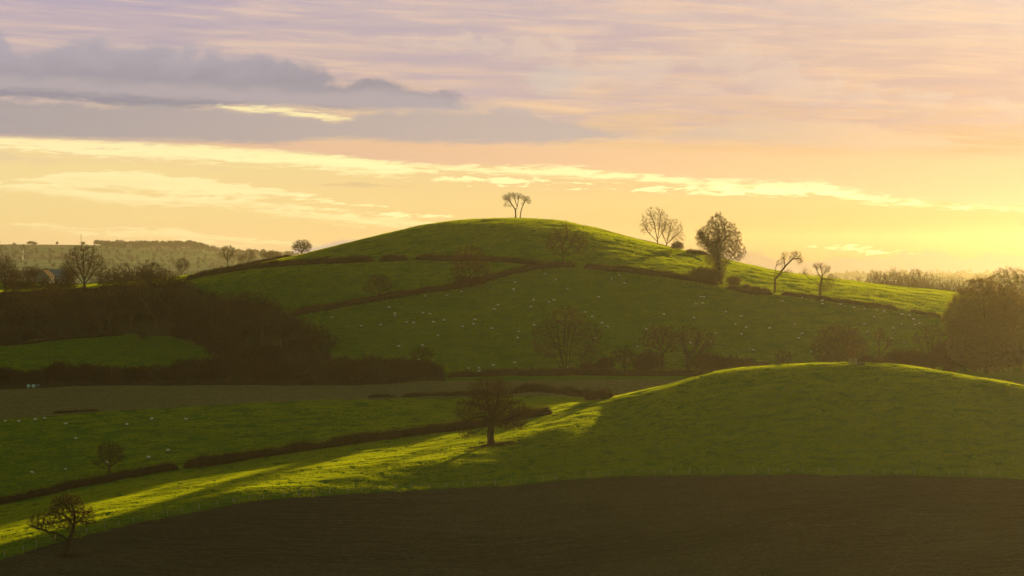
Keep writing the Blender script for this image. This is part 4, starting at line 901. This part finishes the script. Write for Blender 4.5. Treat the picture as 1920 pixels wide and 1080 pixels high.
# far things
lp = at(152, 8980)
t = bpy.data.objects.new('radio_mast', None); col.objects.link(t); t.location = lp; tag(t, 'slim red and white radio mast on the far ridge', 'mast')
bm = bmesh.new(); H = 27
for k in range(3):
    an = k*2.094; cyl(bm, (math.cos(an)*1.0, math.sin(an)*1.0, -1), (math.cos(an)*.5, math.sin(an)*.5, H), .22, .18, 5)
for z in range(0, H, 3):
    for k in range(3):
        a0, a1 = k*2.094, (k+1)*2.094; q = 1-.5*z/H; cyl(bm, (math.cos(a0)*q, math.sin(a0)*q, z), (math.cos(a1)*q, math.sin(a1)*q, z+2.6), .13, .13, 4)
obj('lattice', bm_mesh(bm, 'lattice', [M['steel']]), t); t.scale = (1.22, 1.22, 1.22)
for z in (20, 24): 
    bm = bmesh.new(); cyl(bm, (0, 0, z), (0, 0, z+2.2), .9, .9, 10); obj('antenna', bm_mesh(bm, 'antenna', [M['steel']]), t)
lw = hit(43, 487, 4500)
t = bpy.data.objects.new('wind_turbine', None); col.objects.link(t); t.location = lw; tag(t, 'tiny white wind turbine in front of the far ridge', 'wind turbine')
ppm = F/lw.y; H = 15/ppm
bm = bmesh.new(); cyl(bm, (0, 0, -1), (0, 0, H), .75, .45, 10); obj('tower', bm_mesh(bm, 'tower', [M['white_paint']]), t)
bm = bmesh.new(); bx(bm, (0, 0, H), (1.2, 2.6, 1.2)); nc = obj('nacelle', bm_mesh(bm, 'nacelle', [M['white_paint']]), t)
for k in range(3):
    an = k*2.094+.4; bm = bmesh.new(); cyl(bm, (0, -1.5, H), (math.sin(an)*H*.42, -1.5, H+math.cos(an)*H*.42), .5, .12, 6); obj('blade', bm_mesh(bm, 'blade', [M['white_paint']]), t)
lt = at(432, 8950)
t = bpy.data.objects.new('water_tower', None); col.objects.link(t); t.location = lt; tag(t, 'thin-stemmed water tower poking above the far right ridge end', 'water tower')
zb = (VH-459.5)/F*8950-lt.z
bm = bmesh.new(); cyl(bm, (0, 0, -1), (0, 0, zb-3), 1.0, .8, 10); obj('stem', bm_mesh(bm, 'stem', [M['steel']]), t)
bm = bmesh.new(); cyl(bm, (0, 0, zb-4), (0, 0, zb-1.5), 1, 3.4, 14); cyl(bm, (0, 0, zb-1.5), (0, 0, zb), 3.4, 3.2, 14); obj('tank', bm_mesh(bm, 'tank', [M['steel']]), t)

def blob_tree(r, w, h, n=260):
    """far tree: a small trunk and a crown of many leaf-clump faces"""
    d = unit(r.normal(size=(n, 3))); rad = r.random(n)**.35
    c = d*rad[:, None]*np.array([w, w, h*.42])+np.array([0, 0, h*.58]); s = w*.22
    a = unit(r.normal(size=(n, 3)))*s; b = unit(np.cross(a, r.normal(size=(n, 3))))*s
    v = np.stack([c-a, c-b, c+a, c+b], 1).reshape(-1, 3)
    return v
rf_ = np.random.default_rng(77)
def far_tree(label, u, Y, wpx, hpx, group=None):
    ppm = F/Y; l = at(u, Y); t = bpy.data.objects.new('distant_tree', None); col.objects.link(t); t.location = l; tag(t, label, 'tree', group)
    v = blob_tree(rf_, wpx/2/ppm, hpx/ppm); obj('crown', mesh_from('crown', v, [np.arange(len(v)).reshape(-1, 4)], [M['far_tree']], smooth=False), t)
    bm = bmesh.new(); cyl(bm, (0, 0, -1), (0, 0, hpx/ppm*.5), .6, .4, 6); obj('trunk', bm_mesh(bm, 'trunk', [M['far_tree']]), t)
far_tree('single round tree on the far left skyline', 107, 8980, 5, 6)
far_tree('round tree beside the radio mast', 156, 8970, 8, 6)
for i, (u, w, h) in enumerate([(53, 6, 5), (57, 6, 6.5), (62, 6, 6), (67, 6, 4)]): far_tree('tree of the small clump on the far left skyline, %s from the left' % ordw(i), u, 8975, w, h, 'small skyline clump')
# far woodland masses (nobody could count them)
V_ = []
def mass(u0, u1, Y0, Y1, n, hp, hv=.3):
    for _ in range(n):
        u = rf_.uniform(u0, u1); Y = rf_.uniform(Y0, Y1); l = at(u, Y); ppm = F/Y
        h = hp(u)*rf_.uniform(1-hv, 1+hv)/ppm; V_.append(blob_tree(rf_, h*.42, h, 60)+np.array(l[:]))
mass(178, 388, 8750, 9000, 330, lambda u: float(np.interp(u, [178, 188, 230, 262, 285, 300, 335, 365, 388], [9, 7, 6, 9, 9, 10, 11, 11, 6])))
mass(395, 600, 8750, 9000, 150, lambda u: 4.5)
mass(190, 600, 8300, 8750, 330, lambda u: 9, .4)
mass(0, 600, 5900, 8300, 420, lambda u: 7, .4)
mass(-400, 0, 5900, 8900, 200, lambda u: 6, .4)
mass(30, 700, 3000, 4600, 260, lambda u: 10, .4)
mass(1300, 2300, 6200, 8980, 500, lambda u: 7, .4)
mass(1500, 2300, 2300, 3400, 160, lambda u: 24, .3)
v = np.concatenate(V_); o = obj('distant_woodland', mesh_from('distant_woodland', v, [np.arange(len(v)).reshape(-1, 4)], [M['far_tree']], smooth=False)); tag(o, 'hazy woods and hedgerows spread over the far hills', kind='stuff')
row2 = [(52, 1600), (66, 1720), (78, 1800), (96, 1850), (118, 1780), (128, 1640), (135, 1720), (30, 1700)]
for i, (u, Y) in enumerate(row2):
    l = at(u, Y); k = i % 5
    place_tree('village_tree', protos[k], 'bare tree among the houses beyond the wood, %s from the left' % ordw(sorted(row2).index((u, Y))), l, i, rw.uniform(.7, 1.0), 'trees around the village houses')

# ------------------------------------------------------------------ haze
bm = bmesh.new(); bmesh.ops.create_cube(bm, size=1, matrix=Matrix.Translation((0, 5250, -9)) @ Matrix.Diagonal((9000, 10900, 168, 1)))
m, nt, out = new_mat('haze_air'); pv = nt.node('ShaderNodeVolumePrincipled')
pv.inputs['Density'].default_value = .0000245; pv.inputs['Color'].default_value = (.27, .235, .185, 1); pv.inputs['Anisotropy'].default_value = .79
nt.l.new(pv.outputs[0], out.inputs['Volume'])
o = obj('haze', bm_mesh(bm, 'haze', [m])); tag(o, kind='stuff')

# ------------------------------------------------------------------ sky
w = bpy.data.worlds.new('World'); sc.world = w; w.use_nodes = True
nt = NT(w.node_tree); nt.n.clear(); wo = nt.node('ShaderNodeOutputWorld'); bg = nt.node('ShaderNodeBackground')
tc = nt.node('ShaderNodeTexCoord').outputs['Generated']
sep = nt.node('ShaderNodeSeparateXYZ'); nt.l.new(tc, sep.inputs[0])
az = nt.math('ARCTAN2', sep.outputs[0], sep.outputs[1]); el = nt.math('ARCSINE', sep.outputs[2])
Us = nt.math('MULTIPLY_ADD', az, F, 960); Vs = nt.math('MULTIPLY_ADD', el, -F, VH)     # sky angles on the scale 95 units = 1 degree
S01 = nt.math('MULTIPLY_ADD', Us, 1/2800.0, 400/2800.0)
cmb = nt.node('ShaderNodeCombineXYZ'); nt.put(cmb.inputs[0], nt.math('MULTIPLY', Us, 1/100)); nt.put(cmb.inputs[1], nt.math('MULTIPLY', Vs, 1/100))
puv = cmb.outputs[0]
streak = nt.noise(nt.vmul(puv, (.25, 2.6, 1)), 1.6, 7, .6, .6)
fluff = nt.noise(nt.vmul(puv, (.8, 1.3, 1)), 1.5, 8, .58, .3)
fine_ = nt.noise(nt.vmul(puv, (.5, 3.2, 1)), 4.5, 6, .6, .4)
# slight downward-right drift of the streaks
rot = nt.node('ShaderNodeCombineXYZ'); nt.put(rot.inputs[0], nt.math('MULTIPLY', Us, 1/100)); nt.put(rot.inputs[1], nt.math('MULTIPLY', nt.math('MULTIPLY_ADD', Us, -.06, Vs), 1/100))
streak2 = nt.noise(nt.vmul(rot.outputs[0], (.18, 3.4, 1)), 1.7, 7, .62, .5)
def curve(pts):
    n = nt.node('ShaderNodeFloatCurve'); c = n.mapping.curves[0]
    P = [((u+400)/2800, (v+100)/700) for u, v in pts]
    while len(c.points) < len(P): c.points.new(.5, .5)
    for i, (x, y) in enumerate(P): c.points[i].location = (x, y); c.points[i].handle_type = 'AUTO_CLAMPED'
    n.mapping.update(); nt.put(n.inputs['Value'], S01)
    return nt.math('MULTIPLY_ADD', n.outputs[0], 700, -100)
def band(up, lo, su=8, sl=8, wu=14, wl=8, tex=None):
    tex = tex or fluff
    du = nt.math('MULTIPLY', nt.math('SUBTRACT', tex, .5), wu*4.5); dl = nt.math('MULTIPLY', nt.math('SUBTRACT', fine_, .5), wl*3.5)
    a = nt.math('ADD', nt.math('SUBTRACT', Vs, curve(up)), du); b = nt.math('ADD', nt.math('SUBTRACT', curve(lo), Vs), dl)
    return nt.math('MULTIPLY', nt.smooth(a, -su, su), nt.smooth(b, -sl, sl))
K = 2**-EXPO
def kc(c, g=1.0): return tuple(x*K*g for x in lin(c))
def ramp(fac, stops):
    n = nt.node('ShaderNodeValToRGB'); cr = n.color_ramp
    while len(cr.elements) < len(stops): cr.elements.new(.5)
    for e_, (p, c) in zip(cr.elements, stops): e_.position = p; e_.color = (*c, 1)
    nt.put(n.inputs[0], fac); return n.outputs[0]
vf = nt.math('MULTIPLY_ADD', Vs, 1/600, 100/600, clamp=True)      # 0 at V=-100, 1 at V=500
L = ramp(vf, [(0, kc((176, 166, 190))), (.20, kc((186, 171, 184))), (.42, kc((206, 183, 174))), (.58, kc((240, 210, 156))), (.70, kc((244, 218, 152))), (.85, kc((244, 214, 146))), (1, kc((240, 202, 150)))])
Rr = ramp(vf, [(0, kc((222, 200, 188))), (.25, kc((216, 190, 176))), (.45, kc((222, 184, 156))), (.62, kc((218, 176, 132))), (.72, kc((228, 188, 136))), (.80, kc((232, 196, 128))), (.88, kc((206, 168, 106))), (.94, kc((168, 132, 88))), (1, kc((110, 84, 70)))])
base = nt.mix(nt.smooth(Us, 100, 1800), L, Rr)
# streaky high cloud
upm = nt.math('SUBTRACT', 1, nt.smooth(Vs, 250, 330))
base = nt.mix(nt.math('MULTIPLY', nt.math('MULTIPLY', nt.smooth(streak2, .42, .66), upm), .5), base, nt.mix(nt.smooth(Us, 300, 1700), kc((238, 206, 178)), kc((250, 208, 166))))
base = nt.mix(nt.math('MULTIPLY', nt.math('MULTIPLY', nt.smooth(streak, .46, .70), upm), .45), base, nt.mix(nt.smooth(Us, 500, 1800), kc((158, 150, 178)), kc((204, 172, 166))))
def over(mask, c, op=1.0):
    global base
    base = nt.mix(nt.math('MULTIPLY', mask, op) if op != 1 else mask, base, c)
# pink band over the bright streaks
over(band([(-400, 262), (200, 262), (560, 255), (1000, 262), (1300, 275), (1920, 300), (2400, 320)], [(-400, 262), (200, 264), (600, 290), (780, 308), (1100, 318), (1400, 345), (1700, 375), (1920, 392), (2400, 410)], 20, 5, 10, 5, streak), nt.mix(nt.smooth(Us, 300, 1900), kc((226, 184, 156)), kc((250, 202, 148))), .8)
# mauve veil on the right
over(nt.math('MULTIPLY', band([(600, 40), (1000, 20), (1500, 60), (2000, 90)], [(600, 60), (1000, 240), (1500, 250), (2000, 230)], 50, 40, 40, 30), nt.smooth(streak, .30, .60)), nt.mix(nt.smooth(Us, 900, 1900), kc((190, 172, 180)), kc((206, 172, 162))), .6)
# puffs
over(nt.math('MULTIPLY', band([(800, 90), (960, 80), (1060, 105), (1200, 115), (1300, 100), (1400, 96), (1500, 130), (1600, 160), (1750, 190), (1900, 205), (2200, 240)], [(800, 90), (960, 110), (1060, 170), (1200, 165), (1300, 170), (1400, 195), (1500, 190), (1600, 190), (1750, 205), (1900, 215), (2200, 240)], 12, 30, 40, 26), nt.smooth(fluff, .35, .6)), kc((222, 200, 182)), .5)
over(band([(980, 140), (1040, 122), (1090, 140)], [(980, 140), (1040, 180), (1090, 150)], 14, 14, 10, 6), kc((206, 192, 182)), .6)
# dark cloud banks
over(band([(-400, 75), (0, 75), (60, 105), (130, 88), (250, 90), (350, 95), (450, 108), (540, 125), (640, 150), (740, 165), (830, 178), (900, 205)], [(-400, 190), (0, 188), (130, 190), (200, 198), (310, 206), (420, 202), (520, 197), (650, 206), (800, 205), (900, 205)], 13, 8, 22, 7), nt.mix(nt.smooth(nt.math('ADD', Vs, nt.math('MULTIPLY', fluff, 90)), 120, 240), kc((176, 168, 176)), kc((148, 143, 154))), .93)
over(band([(-400, 190), (0, 192), (200, 200), (430, 207), (540, 215), (620, 226), (680, 216), (800, 208), (950, 210), (1050, 226), (1180, 254)], [(-400, 256), (0, 260), (200, 264), (350, 266), (500, 270), (640, 260), (760, 266), (1000, 268), (1180, 256)], 8, 8, 9, 6), nt.mix(nt.smooth(Us, 0, 1100), kc((170, 160, 162)), kc((190, 174, 168))), .92)
over(band([(600, 170), (760, 176), (900, 195), (1000, 212)], [(600, 200), (760, 208), (900, 208), (1000, 214)], 12, 8, 10, 6), kc((192, 178, 178)), .6)
over(band([(1230, 256), (1330, 240), (1430, 226), (1560, 232), (1680, 250), (1800, 275)], [(1230, 257), (1400, 266), (1500, 272), (1650, 282), (1800, 276)], 7, 10, 10, 6), nt.mix(nt.smooth(Us, 1250, 1700), kc((206, 184, 166)), kc((232, 196, 160))), .75)
# bright streaks under the clouds
BR = nt.mix(nt.smooth(Us, 0, 1400), kc((255, 238, 176), 1.05), kc((255, 248, 178), 1.1))
def brt(up, lo, op=.95, su=6, sl=9, wu=8, wl=12): over(nt.math('MULTIPLY', band(up, lo, su, sl, wu, wl, fine_), nt.smooth(streak2, .22, .5)), BR, op)
brt([(415, 201), (450, 200), (540, 206), (650, 222)], [(415, 201), (470, 209), (580, 219), (610, 225), (650, 222)], .75, 4, 4, 6, 7)
over(band([(-400, 258), (0, 261), (120, 266), (300, 272), (450, 280), (600, 290), (720, 304), (790, 318)], [(-400, 266), (0, 272), (120, 286), (300, 296), (450, 304), (600, 314), (720, 328), (790, 320)], 5, 11, 5, 16, fine_), BR, .85)
over(band([(770, 308), (900, 314), (1040, 314), (1180, 326), (1300, 338), (1430, 342), (1540, 346), (1640, 368), (1760, 384), (1920, 393), (2300, 405)], [(770, 316), (900, 322), (1040, 330), (1180, 338), (1300, 348), (1430, 360), (1540, 366), (1640, 380), (1760, 388), (1920, 396), (2300, 408)], 7, 7, 9, 11, fine_), BR, .8)
brt([(1190, 354), (1290, 352), (1450, 354), (1560, 362)], [(1190, 356), (1290, 360), (1450, 366), (1560, 366)], .9, 2, 4)
brt([(50, 338), (120, 328), (210, 322), (340, 332), (440, 345), (560, 362)], [(50, 340), (120, 350), (210, 352), (340, 364), (440, 370), (560, 364)], .75, 3, 8, 6, 14)
brt([(-400, 342), (0, 345), (120, 352), (250, 366), (400, 372), (540, 385), (650, 396)], [(-400, 350), (0, 356), (120, 366), (250, 382), (400, 384), (540, 392), (650, 398)], .7, 4, 8, 6, 9)
brt([(500, 394), (600, 398), (720, 408), (830, 420)], [(500, 398), (600, 410), (720, 422), (830, 424)], .6)
brt([(815, 337), (870, 331), (960, 334), (1030, 341)], [(815, 338), (870, 340), (960, 345), (1030, 343)], .9, 2, 3)
brt([(560, 372), (610, 374), (660, 381)], [(560, 374), (610, 380), (660, 383)], .7, 2, 3)
brt([(730, 400), (770, 397), (815, 402)], [(730, 402), (770, 406), (815, 404)], .8, 2, 3)
brt([(40, 420), (90, 420), (160, 432), (300, 430), (420, 444), (560, 456)], [(40, 421), (90, 428), (160, 438), (300, 446), (420, 454), (560, 460)], .5, 4, 6)
brt([(1560, 462), (1590, 461), (1640, 468)], [(1560, 464), (1590, 468), (1640, 470)], .6, 2, 3)
over(band([(640, 345), (680, 342), (740, 348)], [(640, 349), (680, 350), (740, 350)], 3, 3, 3, 3), kc((214, 186, 140)), .6)
# horizon cloud bank
over(band([(540, 476), (600, 460), (650, 449), (700, 458), (900, 470), (1200, 475), (1320, 480), (1390, 472), (1450, 484), (1520, 492), (1600, 484), (1680, 478), (1750, 474), (1800, 482), (1880, 474), (2000, 478), (2400, 480)], [(540, 520), (2400, 512)], 5, 6, 12, 4), nt.mix(nt.smooth(Us, 500, 1400), kc((190, 170, 164)), kc((112, 96, 104))), .9)
# aureole near the hidden sun
sd = Vector((math.sin(R(SUN_AZ))*math.cos(R(SUN_EL)), math.cos(R(SUN_AZ))*math.cos(R(SUN_EL)), math.sin(R(SUN_EL))))
dp = nt.node('ShaderNodeVectorMath', operation='DOT_PRODUCT'); nt.put(dp.inputs[0], tc); dp.inputs[1].default_value = sd
ang = nt.math('ARCCOSINE', nt.math('MINIMUM', dp.outputs['Value'], .999999))
gl_ = nt.math('EXPONENT', nt.math('MULTIPLY', ang, -1/R(4.8)))
base = nt.mix(1.0, base, nt.mix(gl_, (0, 0, 0), kc((255, 225, 180), .6)), 'ADD')
sky = nt.node('ShaderNodeTexSky', sky_type='NISHITA'); sky.sun_disc = False; sky.sun_elevation = R(SUN_EL); sky.sun_rotation = R(SUN_AZ)
sky.air_density = 1.0; sky.dust_density = 2.0
nis = nt.mix(1.0, sky.outputs[0], (.08, .075, .050), 'MULTIPLY')
# away from the western cloud sheet: clear Nishita sky
far_ = nt.math('MAXIMUM', nt.smooth(el, R(7), R(26)), nt.smooth(nt.math('ABSOLUTE', az), R(30), R(80)))
allc = nt.mix(far_, base, nis)
below = nt.smooth(el, R(-1.5), R(-4))
nt.l.new(allc, bg.inputs[0]); bg.inputs[1].default_value = 1.0; nt.l.new(bg.outputs[0], wo.inputs[0])
w.cycles.sampling_method = 'MANUAL'; w.cycles.sample_map_resolution = 512

sl = bpy.data.lights.new('sun', 'SUN'); sl.energy = 5.0; sl.angle = R(.55); sl.color = (1, .73, .25)
so = bpy.data.objects.new('sun', sl); col.objects.link(so); so.rotation_euler = (-sd).to_track_quat('-Z', 'Y').to_euler(); so.location = (100, 100, 100)

cam = bpy.data.cameras.new('camera'); co = bpy.data.objects.new('camera', cam); col.objects.link(co); sc.camera = co
cam.sensor_width = 36; cam.lens = 36*F/1920; cam.shift_y = -(540-VH)/1920; cam.clip_start = .5; cam.clip_end = 40000
co.location = (0, 0, 0); co.rotation_euler = (R(90), 0, 0)

vs_ = sc.view_settings; vs_.view_transform = 'Standard'; vs_.look = 'None'; vs_.exposure = EXPO; vs_.gamma = 1; vs_.use_curve_mapping = False
cy = sc.cycles; cy.max_bounces = 4; cy.diffuse_bounces = 2; cy.glossy_bounces = 1; cy.transmission_bounces = 2; cy.volume_bounces = 0; cy.transparent_max_bounces = 4
cy.use_denoising = True; cy.caustics_reflective = False; cy.caustics_refractive = False; cy.sample_clamp_indirect = 4
print('objects', len(sc.objects))
